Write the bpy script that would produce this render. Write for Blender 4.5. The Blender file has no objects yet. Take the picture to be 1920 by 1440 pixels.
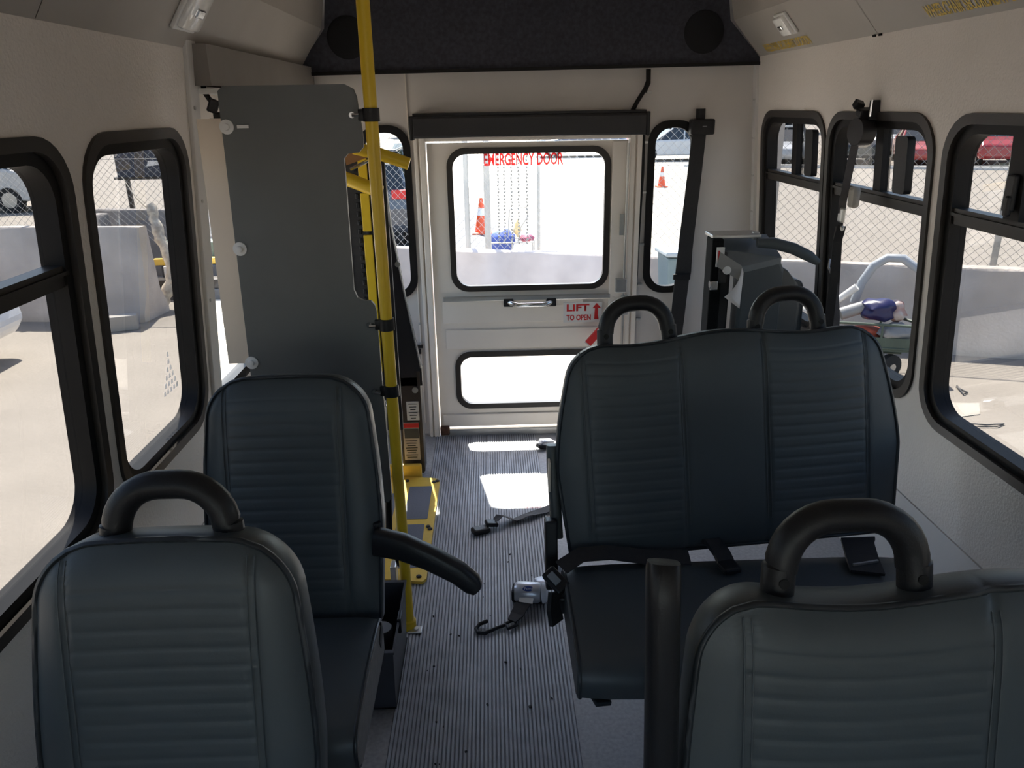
import bpy, bmesh, math, random
from mathutils import Vector, Matrix
random.seed(7)
sc = bpy.context.scene
COL = sc.collection
PI = math.pi
V3 = Vector

# ---------------------------------------------------------------- camera, sky, sun, exposure
# world axes expressed in camera axes (right, down, forward), from the bus's own vanishing points
def _cam():
    f = 1440.0
    Y = V3((915 - 960, 200 - 720, f)).normalized()
    D = V3((1030 - 960, 4700 - 720, f)); D = (D - Y * D.dot(Y)).normalized()
    Z = -D
    X = Y.cross(Z)
    if X.x < 0: X = -X
    R = Matrix((X, Y, Z))
    right, down, fwd = R.col[0], R.col[1], R.col[2]
    m = Matrix((right, -down, -fwd)).transposed().to_4x4()
    m.translation = (0, 0, 1.65)
    cd = bpy.data.cameras.new('camera'); cd.sensor_width = 36; cd.lens = 27.0
    cd.clip_start = 0.02; cd.clip_end = 500
    o = bpy.data.objects.new('camera', cd); COL.objects.link(o); o.matrix_world = m
    sc.camera = o
_cam()
EXPOSURE = 2.25
SUN_E = 6.2
SKY_S = 0.16
w = bpy.data.worlds.new('sky'); sc.world = w; w.use_nodes = True
nt = w.node_tree; nt.nodes.clear()
sky = nt.nodes.new('ShaderNodeTexSky'); sky.sky_type = 'NISHITA'; sky.sun_disc = False
SUN_DIR = V3((-0.177, 1.0, 1.68)).normalized()          # towards the sun: behind the bus, high
sky.sun_elevation = math.asin(SUN_DIR.z); sky.sun_rotation = math.atan2(SUN_DIR.x, SUN_DIR.y)
sky.air_density = 1.0; sky.dust_density = 1.5; sky.ozone_density = 1.0
bg = nt.nodes.new('ShaderNodeBackground'); bg.inputs[1].default_value = SKY_S
out = nt.nodes.new('ShaderNodeOutputWorld')
nt.links.new(sky.outputs[0], bg.inputs[0]); nt.links.new(bg.outputs[0], out.inputs[0])
sd = bpy.data.lights.new('sun', 'SUN'); sd.energy = SUN_E; sd.angle = 0.009; sd.color = (1.0, 0.95, 0.87)
so = bpy.data.objects.new('sun', sd); COL.objects.link(so)
so.rotation_euler = SUN_DIR.to_track_quat('Z', 'Y').to_euler(); so.location = (-3, 12, 22)
vs = sc.view_settings
vs.view_transform = 'Standard'; vs.look = 'None'; vs.gamma = 1.0; vs.exposure = EXPOSURE
vs.use_curve_mapping = False

# ---------------------------------------------------------------- materials
MATS = {}
def mat(name, col, rough=0.5, metal=0.0, var=0.0, vscale=8.0, bump=0.0, bscale=60.0, bdist=0.002, spec=0.5, coat=0.0, col2=None, stretch=None):
    if name in MATS: return MATS[name]
    m = bpy.data.materials.new(name); m.use_nodes = True
    n = m.node_tree.nodes; l = m.node_tree.links
    p = n['Principled BSDF']
    p.inputs['Base Color'].default_value = (*col, 1); p.inputs['Roughness'].default_value = rough
    p.inputs['Metallic'].default_value = metal; p.inputs['Specular IOR Level'].default_value = spec
    if coat: p.inputs['Coat Weight'].default_value = coat
    tc = n.new('ShaderNodeTexCoord'); src = tc.outputs['Object']
    if stretch:
        mp = n.new('ShaderNodeMapping'); mp.inputs['Scale'].default_value = stretch
        l.new(src, mp.inputs[0]); src = mp.outputs[0]
    nz = n.new('ShaderNodeTexNoise'); nz.inputs['Scale'].default_value = vscale; nz.inputs['Detail'].default_value = 5
    l.new(src, nz.inputs['Vector'])
    if not var and not col2: var = 0.05
    r = n.new('ShaderNodeValToRGB')
    c2 = col2 if col2 else tuple(min(1, c * (1 + var)) for c in col)
    c1 = col if col2 else tuple(c * (1 - var) for c in col)
    r.color_ramp.elements[0].position = 0.32; r.color_ramp.elements[1].position = 0.68
    r.color_ramp.elements[0].color = (*c1, 1); r.color_ramp.elements[1].color = (*c2, 1)
    l.new(nz.outputs[0], r.inputs[0]); l.new(r.outputs[0], p.inputs['Base Color'])
    if bump:
        b = n.new('ShaderNodeBump'); b.inputs['Strength'].default_value = bump; b.inputs['Distance'].default_value = bdist
        n2 = n.new('ShaderNodeTexNoise'); n2.inputs['Scale'].default_value = bscale; n2.inputs['Detail'].default_value = 2
        l.new(src, n2.inputs['Vector']); l.new(n2.outputs[0], b.inputs['Height']); l.new(b.outputs[0], p.inputs['Normal'])
    MATS[name] = m
    return m
def glass(name, tint, refl=1.0):
    m = bpy.data.materials.new(name); m.use_nodes = True
    n = m.node_tree.nodes; l = m.node_tree.links; n.clear()
    o = n.new('ShaderNodeOutputMaterial'); t = n.new('ShaderNodeBsdfTransparent'); g = n.new('ShaderNodeBsdfGlossy')
    t.inputs[0].default_value = (*tint, 1); g.inputs['Roughness'].default_value = 0.01; g.inputs[0].default_value = (refl, refl, refl, 1)
    lw = n.new('ShaderNodeLayerWeight'); lw.inputs[0].default_value = 0.5
    pw = n.new('ShaderNodeMath'); pw.operation = 'POWER'; pw.inputs[1].default_value = 5.0
    f = n.new('ShaderNodeMath'); f.operation = 'MULTIPLY_ADD'; f.inputs[1].default_value = 0.45; f.inputs[2].default_value = 0.022
    l.new(lw.outputs['Facing'], pw.inputs[0]); l.new(pw.outputs[0], f.inputs[0])
    mx = n.new('ShaderNodeMixShader')
    l.new(f.outputs[0], mx.inputs[0]); l.new(t.outputs[0], mx.inputs[1]); l.new(g.outputs[0], mx.inputs[2]); l.new(mx.outputs[0], o.inputs[0])
    MATS[name] = m
    return m
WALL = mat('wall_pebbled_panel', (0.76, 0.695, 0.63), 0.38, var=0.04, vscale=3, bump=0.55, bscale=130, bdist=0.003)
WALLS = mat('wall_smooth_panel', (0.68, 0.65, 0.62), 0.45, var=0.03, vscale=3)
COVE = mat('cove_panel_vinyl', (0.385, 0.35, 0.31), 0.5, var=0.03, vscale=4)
REAR = mat('rear_wall_panel', (0.63, 0.585, 0.545), 0.45, var=0.03, vscale=4)
DOORW = mat('door_painted_metal', (0.87, 0.79, 0.70), 0.35, var=0.03, vscale=4)
BEIGE = mat('beige_padding', (0.78, 0.66, 0.53), 0.6, var=0.03)
BLACK = mat('black_rubber', (0.010, 0.009, 0.009), 0.5, var=0.2, spec=0.2)
PLAST = mat('black_plastic', (0.014, 0.0135, 0.015), 0.40, spec=0.32, var=0.1, bump=0.15, bscale=300)
BROWNB = mat('dark_bronze_frame', (0.030, 0.025, 0.022), 0.4, spec=.4, var=0.1)
VINYL = mat('seat_vinyl', (0.057, 0.068, 0.074), 0.45, var=0.07, vscale=5, bump=0.12, bscale=220, bdist=0.001)
VINYLD = mat('seat_vinyl_band', (0.06, 0.068, 0.069), 0.42, var=0.07, vscale=5, bump=0.12, bscale=220, bdist=0.001)
VINYLG = mat('seat_side_fabric', (0.17, 0.155, 0.145), 0.7, var=0.1, vscale=40)
PIPE = mat('seat_piping', (0.022, 0.026, 0.03), 0.4)
YELLOW = mat('yellow_paint', (0.74, 0.49, 0.02), 0.35, var=0.06, vscale=6)
YELPLATE = mat('yellow_plate_paint', (0.72, 0.47, 0.07), 0.4, var=0.12, vscale=9)
GPANEL = mat('grey_panel', (0.125, 0.13, 0.125), 0.45, var=0.04)
CARPET = mat('black_carpet', (0.042, 0.042, 0.054), 0.95, var=0.25, vscale=60, bump=0.5, bscale=300)
SPEAK = mat('speaker_cloth', (0.006, 0.006, 0.008), 0.9, bump=0.4, bscale=500)
PADBLK = mat('header_pad_vinyl', (0.020, 0.019, 0.021), 0.5, var=0.1)
CHROME = mat('chrome', (0.75, 0.75, 0.75), 0.18, metal=1.0)
ALU = mat('aluminium', (0.55, 0.54, 0.52), 0.35, metal=0.8, var=0.06)
FLOORG = mat('grey_vinyl_floor', (0.36, 0.36, 0.37), 0.5, var=0.14, vscale=90, bump=0.1, bscale=200)
RUBBER = mat('ribbed_rubber', (0.36, 0.37, 0.40), 0.40, var=0.16, vscale=14, bump=0.2, bscale=150)
GROOVE = mat('rubber_groove', (0.12, 0.122, 0.132), 0.6, var=0.2, vscale=20)
RED = mat('red_print', (0.62, 0.02, 0.02), 0.45)
WHITE = mat('white_label', (0.75, 0.73, 0.70), 0.5)
YSTICK = mat('yellow_print', (0.62, 0.42, 0.05), 0.5, var=0.1)
WEB = mat('black_webbing', (0.017, 0.016, 0.017), 0.7, var=0.15, vscale=80, bump=0.3, bscale=500)
GREYWEB = mat('grey_webbing', (0.10, 0.092, 0.095), 0.7, var=0.1, vscale=80, bump=0.3, bscale=500)
LENS = mat('frosted_lens', (0.92, 0.90, 0.86), 0.10, var=0.06, vscale=30)
CONC = mat('concrete_yard', (0.275, 0.243, 0.206), 0.85, vscale=1.3, var=0.07, bump=0.4, bscale=25, bdist=0.01)
BARR = mat('barrier_concrete', (0.56, 0.49, 0.425), 0.85, var=0.16, vscale=2.5, bump=0.3, bscale=30, bdist=0.01)
DKGREY = mat('dark_grey_matt', (0.07, 0.07, 0.075), 0.9, var=0.2, vscale=4)
GALV = mat('galvanised_wire', (0.33, 0.33, 0.32), 0.5, metal=0.4)
TYRE = mat('tyre_rubber', (0.02, 0.02, 0.02), 0.8)
CARGL = mat('car_glass', (0.02, 0.025, 0.03), 0.08)
ORANGE = mat('cone_orange', (0.75, 0.09, 0.02), 0.5)
BARK = mat('pale_bark', (0.55, 0.49, 0.40), 0.9, var=0.35, vscale=14, bump=0.6, bscale=40, bdist=0.01)
LEAF = mat('dark_foliage', (0.035, 0.06, 0.025), 0.9, var=0.5, vscale=2.5)
GREENM = mat('green_cart_metal', (0.08, 0.11, 0.085), 0.6, var=0.15)
SILVER = mat('silver_plastic', (0.55, 0.56, 0.60), 0.3, metal=0.5)
BLUE = mat('blue_oval', (0.02, 0.05, 0.22), 0.35)
TINT = glass('tinted_glass', (0.515, 0.515, 0.51))
def film(name, tint, body, k):
    m = bpy.data.materials.new(name); m.use_nodes = True
    n = m.node_tree.nodes; l = m.node_tree.links; n.clear()
    o = n.new('ShaderNodeOutputMaterial'); t = n.new('ShaderNodeBsdfTransparent'); d = n.new('ShaderNodeBsdfTranslucent'); d2 = n.new('ShaderNodeBsdfDiffuse')
    t.inputs[0].default_value = (*tint, 1); d.inputs[0].default_value = (*body, 1); d2.inputs[0].default_value = (*body, 1)
    m1 = n.new('ShaderNodeMixShader'); m2 = n.new('ShaderNodeMixShader'); m1.inputs[0].default_value = .5; m2.inputs[0].default_value = k
    l.new(d.outputs[0], m1.inputs[1]); l.new(d2.outputs[0], m1.inputs[2]); l.new(t.outputs[0], m2.inputs[1]); l.new(m1.outputs[0], m2.inputs[2]); l.new(m2.outputs[0], o.inputs[0])
    return m
REDFILM = film('red_window_film', (.55, .03, .03), (.6, .03, .03), .35)
FROST = film('frosted_white', (.95, .95, .95), (.85, .85, .85), .6)
REARGL = glass('lightly_tinted_glass', (.74, .75, .74))
CLEAR = glass('clear_glass', (0.97, 0.98, 0.97))

# ---------------------------------------------------------------- mesh builder and object helpers
class MB:
    def __init__(s): s.bm = bmesh.new()
    def face(s, pts, mi=0):
        f = s.bm.faces.new([s.bm.verts.new(p) for p in pts]); f.material_index = mi; return f
    def quadgrid(s, rows, closed_u=False, mi=0):
        vs_ = [[s.bm.verts.new(p) for p in r] for r in rows]
        n = len(rows[0])
        for i in range(len(rows) - 1):
            for j in range(n if closed_u else n - 1):
                k = (j + 1) % n
                f = s.bm.faces.new((vs_[i][j], vs_[i][k], vs_[i + 1][k], vs_[i + 1][j])); f.material_index = mi
        return vs_
    def box(s, c, d, rot=None, bev=0.0, mi=0, taper=None):
        b = bmesh.new(); bmesh.ops.create_cube(b, size=1)
        for v in b.verts:
            k = 1.0
            if taper and v.co.z < 0: k = taper
            v.co = V3((v.co.x * d[0] * k, v.co.y * d[1] * k, v.co.z * d[2]))
        if bev: bmesh.ops.bevel(b, geom=b.edges[:], offset=bev, segments=2, affect='EDGES', profile=0.5)
        m = Matrix.Translation(c)
        if rot is not None: m = m @ (rot.to_4x4() if isinstance(rot, Matrix) else euler(rot))
        s.merge(b, m, mi); return s
    def merge(s, b, m=Matrix.Identity(4), mi=0):
        mp = {}
        for v in b.verts: mp[v] = s.bm.verts.new(m @ v.co)
        for f in b.faces:
            nf = s.bm.faces.new([mp[v] for v in f.verts]); nf.material_index = mi
        b.free()
    def prism(s, pts, P, d0, d1, mi=0, holes=()):
        """2D outline (and holes) pushed from depth d0 to d1; P(u,v,d) gives the 3D point"""
        b = bmesh.new()
        es = []
        loops = []
        for lp in [pts] + list(holes):
            vv = [b.verts.new((p[0], p[1], 0)) for p in lp]; loops.append(vv)
            for i in range(len(vv)): es.append(b.edges.new((vv[i], vv[(i + 1) % len(vv)])))
        bmesh.ops.triangle_fill(b, edges=es, use_beauty=True, normal=(0, 0, 1))
        for d, flip in ((d0, True), (d1, False)):
            mp = {v: s.bm.verts.new(P(v.co.x, v.co.y, d)) for v in b.verts}
            for f in b.faces:
                vv = [mp[v] for v in f.verts]
                nf = s.bm.faces.new(vv[::-1] if flip else vv); nf.material_index = mi
            if flip: A = mp
            else: B = mp
        for vv in loops:
            for i in range(len(vv)):
                a, c = vv[i], vv[(i + 1) % len(vv)]
                nf = s.bm.faces.new((A[a], A[c], B[c], B[a])); nf.material_index = mi
        b.free(); return s
    def tube(s, path, r, n=10, closed=False, cap=True, sx=1.0, up=None, mi=0):
        path = [V3(p) for p in path]; N = len(path); rows = []
        prev = None
        for i, p in enumerate(path):
            a = path[i - 1] if (i > 0 or closed) else p
            c = path[(i + 1) % N] if (i < N - 1 or closed) else p
            t = (c - a).normalized()
            if up is not None: nn = (V3(up) - t * V3(up).dot(t)).normalized()
            elif prev is None:
                ref = V3((0, 0, 1)) if abs(t.z) < 0.9 else V3((1, 0, 0))
                nn = (ref - t * ref.dot(t)).normalized()
            else: nn = (prev - t * prev.dot(t)).normalized()
            prev = nn; bb = t.cross(nn)
            rr = r[i] if isinstance(r, (list, tuple)) else r
            rows.append([p + nn * (math.cos(2 * PI * k / n) * rr) + bb * (math.sin(2 * PI * k / n) * rr * sx) for k in range(n)])
        if closed: rows.append(rows[0])
        v = s.quadgrid(rows, True, mi)
        if cap and not closed:
            s.bm.faces.new(v[0][::-1]).material_index = mi; s.bm.faces.new(v[-1]).material_index = mi
        return s
    def strap(s, path, wdt, th, side, mi=0):
        """flat band along a path; side = direction across the band (one, or one per point)"""
        path = [V3(p) for p in path]; rows = []
        for i, p in enumerate(path):
            t = (path[min(i + 1, len(path) - 1)] - path[max(i - 1, 0)]).normalized()
            sdv = V3(side[i]) if isinstance(side, list) else V3(side)
            sdv = (sdv - t * sdv.dot(t)).normalized(); nn = t.cross(sdv)
            h = sdv * (wdt[i] / 2 if isinstance(wdt, list) else wdt / 2)
            rows.append([p - h - nn * th / 2, p + h - nn * th / 2, p + h + nn * th / 2, p - h + nn * th / 2])
        v = s.quadgrid(rows, True, mi); s.bm.faces.new(v[0][::-1]).material_index = mi; s.bm.faces.new(v[-1]).material_index = mi
        return s
    def cyl(s, a, b, r, n=16, r2=None, mi=0):
        return s.tube([a, b], [r, r if r2 is None else r2], n, mi=mi)
    def lathe(s, prof, n=20, m=Matrix.Identity(4), mi=0):
        rows = [[m @ V3((r * math.cos(2 * PI * k / n), r * math.sin(2 * PI * k / n), z)) for k in range(n)] for r, z in prof]
        v = s.quadgrid(rows, True, mi)
        s.bm.faces.new(v[0][::-1]).material_index = mi; s.bm.faces.new(v[-1]).material_index = mi
        return s
    def build(s, name, m, parent=None, smooth=None, bev=0.0, inv=None):
        bmesh.ops.recalc_face_normals(s.bm, faces=s.bm.faces[:])
        me = bpy.data.meshes.new(name); s.bm.to_mesh(me); s.bm.free()
        for x in (m if isinstance(m, (list, tuple)) else [m]): me.materials.append(x)
        o = bpy.data.objects.new(name, me); COL.objects.link(o)
        if parent is not None:
            o.parent = parent
            me.transform(WM(parent).inverted())
        if smooth:
            me.polygons.foreach_set('use_smooth', [True] * len(me.polygons))
            try: me.set_sharp_from_angle(angle=math.radians(smooth))
            except Exception: pass
        if bev:
            bv = o.modifiers.new('bevel', 'BEVEL'); bv.width = bev; bv.segments = 2; bv.limit_method = 'ANGLE'
        return o
def euler(r): return Matrix.Rotation(r[2], 4, 'Z') @ Matrix.Rotation(r[1], 4, 'Y') @ Matrix.Rotation(r[0], 4, 'X')
def WM(o):
    m = Matrix.Translation(o.location) @ o.rotation_euler.to_matrix().to_4x4()
    return WM(o.parent) @ m if o.parent is not None else m
def tag(o, label, cat, group=None, kind=None):
    o['label'] = label; o['category'] = cat
    if group: o['group'] = group
    if kind: o['kind'] = kind
    return o
def thing(name, label, cat, loc=(0, 0, 0), rz=0.0, group=None):
    o = bpy.data.objects.new(name, None); COL.objects.link(o); o.empty_display_size = 0.1
    o.location = loc; o.rotation_euler = (0, 0, rz)
    return tag(o, label, cat, group)
def struct(o, label=None, cat=None):
    o['kind'] = 'structure'
    if label: o['label'] = label
    if cat: o['category'] = cat
    return o
def copy_tree(o, parent=None):
    c = o.copy(); COL.objects.link(c)
    if parent is not None: c.parent = parent
    for ch in [x for x in bpy.data.objects if x.parent == o]: copy_tree(ch, c)
    return c
def rrect(x0, x1, y0, y1, r, n=7):
    p = []
    for cx, cy, a in ((x1 - r, y1 - r, 0), (x0 + r, y1 - r, 90), (x0 + r, y0 + r, 180), (x1 - r, y0 + r, 270)):
        for k in range(n + 1):
            t = math.radians(a + 90 * k / n); p.append((cx + r * math.cos(t), cy + r * math.sin(t)))
    return p
def text(name, body, m, parent, xf, width, height, bold=0.0):
    """lettering as a thin mesh; xf(u, v) gives the 3D point, u along the line 0..width"""
    cu = bpy.data.curves.new('lettering', 'FONT'); cu.body = body; cu.resolution_u = 3; cu.offset = bold
    t = bpy.data.objects.new('lettering', cu); COL.objects.link(t)
    dg = bpy.context.evaluated_depsgraph_get(); me = bpy.data.meshes.new_from_object(t.evaluated_get(dg))
    bpy.data.objects.remove(t); bpy.data.curves.remove(cu)
    xs = [v.co.x for v in me.vertices]; ys = [v.co.y for v in me.vertices]
    x0, x1, y0, y1 = min(xs), max(xs), min(ys), max(ys)
    inv = WM(parent).inverted()
    for v in me.vertices:
        v.co = inv @ V3(xf((v.co.x - x0) / (x1 - x0) * width, (v.co.y - y0) / (y1 - y0) * height))
    me.materials.clear(); me.materials.append(m)
    o = bpy.data.objects.new(name, me); COL.objects.link(o); o.parent = parent
    return o

# ================================================================= THE BUS SHELL
YR = 3.787      # rear wall
YF = -2.7       # front end, behind the camera
def xL(z): return -0.84 - 0.07 * (1.8 - z)
def xR(z): return 1.24 + 0.07 * (1.8 - z)
def PL(y, z, d): return V3((xL(z) - d, y, z))       # d = distance outwards from the inner skin
def PR(y, z, d): return V3((xR(z) + d, y, z))
def PB(x, z, d): return V3((x, YR + d, z))

fl = MB(); fl.box((0.2, (YR + YF) / 2 + 0.03, -0.03), (2.34, YR - YF + 0.06, 0.06))
floor = struct(fl.build('floor', FLOORG))
r = MB()
x0, x1, npr = -0.318, 0.207, 46
pr = (x1 - x0) / npr
r.box(((x0 + x1) / 2, (YR + YF) / 2, 0.001), (x1 - x0, YR - YF - 0.02, 0.002), mi=1)
for i in range(npr):
    a = x0 + i * pr
    sec = [(a + pr * .14, .002), (a + pr * .26, .0048), (a + pr * .74, .0048), (a + pr * .86, .002)]
    r.quadgrid([[V3((p[0], y, p[1])) for p in sec] for y in (YF + .02, YR - .02)])
o = r.build('ribbed_aisle_mat', [RUBBER, GROOVE], floor); o['label'] = 'dark grey ribbed rubber strip down the aisle'; o['kind'] = 'stuff'

# side walls with window openings: (y0, y1, z0, z1)
WR = [(2.978, 3.675, .735, 1.605), (2.235, 2.952, .735, 1.605), (1.19, 2.172, .728, 1.605), (.15, 1.13, .728, 1.605)]
WL = [(1.702, 2.285, .745, 1.603), (.70, 1.636, .745, 1.603), (-.35, .62, .745, 1.603), (-1.4, -.42, .745, 1.603)]
SEAMZ = 0.425
def side_wall(name, P, ya, yb, wins):
    b = MB(); b.prism([(ya, SEAMZ), (yb, SEAMZ), (yb, 1.9), (ya, 1.9)], P, 0, .05, holes=[rrect(*wv, .115) for wv in wins])
    wl = struct(b.build(name, WALL))
    b = MB(); b.prism([(ya, 0), (yb, 0), (yb, SEAMZ - .004), (ya, SEAMZ - .004)], P, -.002, .05)
    o = b.build('lower_panel', WALLS, wl); o['label'] = 'smooth lower wall panel below the seam'
    return wl
wall_r = side_wall('wall_right', PR, YF, YR, WR)
ENT = (-2.5, -1.5, .62, 1.74)
wall_l = side_wall('wall_left', PL, YF, 2.34, WL + [ENT])
b = MB(); b.prism(rrect(*ENT, .11), PL, .02, .024); struct(b.build('window_11', CLEAR), 'glazed entrance door beside the driver, behind the camera', 'window')
def side_window(name, P, rc, label, bar=None, stiles=(), frame_m=BROWNB, decal=False):
    y0, y1, z0, z1 = rc
    b = MB(); g = .009
    b.prism(rrect(y0 - g, y1 + g, z0 - g, z1 + g, .12), P, -.008, .012, holes=[rrect(y0 + .018, y1 - .018, z0 + .018, z1 - .018, .10)])
    fr = b.build(name, frame_m, smooth=30); struct(fr, label, 'window')
    b = MB()
    b.prism(rrect(y0 + .003, y1 - .003, z0 + .003, z1 - .003, .11), P, .006, .055, holes=[rrect(y0 + .042, y1 - .042, z0 + .042, z1 - .042, .085)])
    b.build('sash', BLACK, fr, smooth=30)
    def pane(ya, yb, za, zb, d):
        b = MB(); b.prism([(ya, za), (yb, za), (yb, zb), (ya, zb)], P, d, d + .004); b.build('pane', TINT, fr)
    yi0, yi1, zi0, zi1 = y0 + .03, y1 - .03, z0 + .03, z1 - .03
    if bar:
        b = MB(); b.prism([(yi0, bar - .022), (yi1, bar - .022), (yi1, bar + .022), (yi0, bar + .022)], P, .012, .05)
        b.prism([(yi0, bar + .002), (yi1, bar + .002), (yi1, bar + .010), (yi0, bar + .010)], P, .006, .014)
        b.build('sash_bar', frame_m, fr)
        pane(yi0, yi1, zi0, bar, .036); pane(yi0, (yi0 + yi1) / 2 + .02, bar, zi1, .036); pane((yi0 + yi1) / 2 - .02, yi1, bar, zi1, .046)
    else: pane(yi0, yi1, zi0, zi1, .036)
    for (yc, wd, d0, round_) in stiles:
        b = MB()
        if round_: b.prism(rrect(yc - wd / 2, yc + wd / 2, bar + .03, zi1 - .03, .014, 4), P, -.004 + d0, d0 + .02); b.build('sash_handle', PLAST, fr, smooth=40)
        else: b.prism([(yc - wd / 2, bar + .018), (yc + wd / 2, bar + .018), (yc + wd / 2, zi1), (yc - wd / 2, zi1)], P, d0, d0 + .025); b.build('stile', BLACK, fr)
    return fr
side_window('window_1', PR, WR[0], 'narrow dark framed side window nearest the rear corner on the right', 1.337, [(3.34, .05, .02, False), (3.14, .075, .004, True)])
side_window('window_2', PR, WR[1], 'side window behind the hanging belt reel on the right', 1.343, [(2.60, .05, .02, False), (2.42, .075, .004, True)])
side_window('window_3', PR, WR[2], 'wide side window at the right edge with a latch on its stile', 1.343, [(1.885, .06, .012, False)])
side_window('window_4', PR, WR[3], 'side window beside the camera on the right', 1.343)
w7 = side_window('window_5', PL, WL[0], 'tall undivided side window beside the grey divider panel on the left', None)
side_window('window_6', PL, WL[1], 'divided side window at the left edge', 1.335, [(1.335, .05, .012, False)])
side_window('window_7', PL, WL[2], 'side window beside the camera on the left', 1.335)
side_window('window_8', PL, WL[3], 'side window behind the camera on the left', 1.335)
# latch on window_3's stile
lt = MB(); lt.box(PR(1.885, 1.43, .004), (.014, .036, .09), bev=.005); lt.box(PR(1.878, 1.40, -.004), (.014, .018, .05), bev=.005)
lt.build('latch', PLAST, bpy.data.objects['window_3'])
# row of small white marks on the left pane
b = MB()
for i, nq in enumerate((1, 1, 2, 3, 4, 5)):
    for k in range(nq):
        yy = 2.118 + (k - nq / 2) * .022; zz = .995 - i * .021
        b.prism([(yy, zz), (yy + .013, zz), (yy + .011, zz + .014), (yy + .003, zz + .013)], PL, .0335, .0345)
b.build('glass_marks', FROST, w7)['label'] = 'small rows of white marks low on the glass'

# vertical trim where the left wall ends and the lift bay begins
b = MB(); b.prism([(2.335, 0), (2.405, 0), (2.405, 1.84), (2.335, 1.84)], PL, -.012, .05)
tl = struct(b.build('trim_1', WALLS, bev=.003))
for z in (.5, .8, 1.1, 1.4, 1.66):
    b = MB(); b.cyl(PL(2.354, z, -.012), PL(2.354, z, -.016), .005, 8); b.build('screw', ALU, tl)
# lift doors and bay
def POUT(y, z, d): return PL(y, z, .06 + d)
LD = [(2.47, 3.00, .70, 1.50), (3.10, 3.62, .70, 1.50)]
b = MB(); b.prism([(2.372, 0), (YR, 0), (YR, 1.9), (2.372, 1.9)], POUT, 0, .04, holes=[rrect(*q, .08) for q in LD])
ld = struct(b.build('door_2', DOORW), 'pale wheelchair lift door behind the divider panel', 'door')
for q in LD:
    b = MB(); b.prism(rrect(q[0] - .02, q[1] + .02, q[2] - .02, q[3] + .02, .09), POUT, -.012, .03, holes=[rrect(q[0] + .02, q[1] - .02, q[2] + .02, q[3] - .02, .06)])
    sr = b.build('window_seal', BLACK, ld)
    b = MB(); b.prism(rrect(q[0], q[1], q[2], q[3], .08), POUT, .012, .016); b.build('pane', CLEAR, sr)
b = MB(); b.box((-.843, 3.08, 1.775), (.11, 1.41, .11))
hd = struct(b.build('trim_2', mat('header_shade', (.22, .195, .175), .6)), 'shade-toned lift door header under the left cove', 'header')  # cove colour darkened to stand for the shadow on the header
b = MB(); b.box((-.812, 2.95, 1.706), (.07, 1.1, .016), bev=.003); b.build('light_strip', WHITE, hd)
# rear wall with emergency doorway
DX0, DX1, DZ1 = -.30, .665, 1.50
RWW = [(.775, .972, .775, 1.555), (-.595, -.392, .775, 1.555)]
b = MB(); b.prism([(-1.0, 0), (DX0, 0), (DX0, DZ1), (DX1, DZ1), (DX1, 0), (1.4, 0), (1.4, 1.9), (-1.0, 1.9)], PB, 0, .05, holes=[rrect(*q, .085) for q in RWW])
wall_b = struct(b.build('wall_rear', REAR))
for i, q in enumerate(RWW):
    b = MB(); b.prism(rrect(q[0] - .022, q[1] + .022, q[2] - .022, q[3] + .022, .10), PB, -.012, .02, holes=[rrect(q[0] + .012, q[1] - .012, q[2] + .012, q[3] - .012, .075)])
    fr = struct(b.build('window_%d' % (9 + i), BLACK, smooth=30), ['narrow rounded rear window right of the emergency door', 'narrow rounded rear window left of the emergency door behind the yellow pole'][i], 'window')
    b = MB(); b.prism(rrect(*q, .085), PB, .012, .016); b.build('pane', REARGL, fr)
# door jambs
b = MB()
for xa, xb in ((-.352, -.335), (-.328, -.30)): b.box(((xa + xb) / 2, YR - .012, .765), (xb - xa, .03, 1.53), bev=.004)
b.box((-.326, YR - .004, .765), (.05, .012, 1.53))
for xa, xb in ((.665, .69), (.698, .722)): b.box(((xa + xb) / 2, YR - .012, .765), (xb - xa, .03, 1.53), bev=.004)
b.box((.694, YR - .004, .765), (.05, .012, 1.53)); b.box((.18, YR - .006, 1.515), (1.07, .025, .03), bev=.004)
struct(b.build('trim_3', DOORW), 'pale metal frame around the emergency door', 'door frame')
# door leaf
def PD(x, z, d): return V3((x, YR - .002 + d, z))
DW = (-.19, .565, .795, 1.455); DL = (-.19, .58, .165, .45)
b = MB(); b.prism([(DX0 + .006, .05), (DX1 - .006, .05), (DX1 - .006, DZ1 - .008), (DX0 + .006, DZ1 - .008)], PD, 0, .04, holes=[rrect(*DW, .075), rrect(*DL, .07)])
door = struct(b.build('door_1', DOORW), 'pale emergency door with two windows at the rear', 'door')
for q, rr in ((DW, .085), (DL, .08)):
    b = MB(); b.prism(rrect(q[0] - .014, q[1] + .014, q[2] - .014, q[3] + .014, rr), PD, -.011, .018, holes=[rrect(q[0] + .014, q[1] - .014, q[2] + .014, q[3] - .014, rr - .02)])
    s_ = b.build('window_seal', BROWNB, door, smooth=30)
    b = MB(); b.prism(rrect(*q, rr), PD, .015, .019); pn = b.build('pane', CLEAR, s_)
b = MB(); b.box((.17, YR - .012, .744), (.84, .022, .024), bev=.004); b.build('ledge', ALU, door)
b = MB(); b.box((.10, YR - .006, .675), (.71, .008, .115), bev=.002); b.build('upper_skin', DOORW, door)
b = MB(); b.box((.17, YR - .006, .532), (.83, .008, .10), bev=.002); b.build('middle_skin', DOORW, door)
b = MB(); b.box((.18, YR - .006, .085), (.92, .012, .07), bev=.004); b.build('kick_plate', DOORW, door)
b = MB(); b.box((.18, YR - .008, .020), (.95, .03, .04), bev=.004); b.build('sill', ALU, door)
b = MB(); b.box((.618, YR - .010, .78), (.07, .018, 1.42), bev=.004); b.build('lock_stile', DOORW, door)
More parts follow.
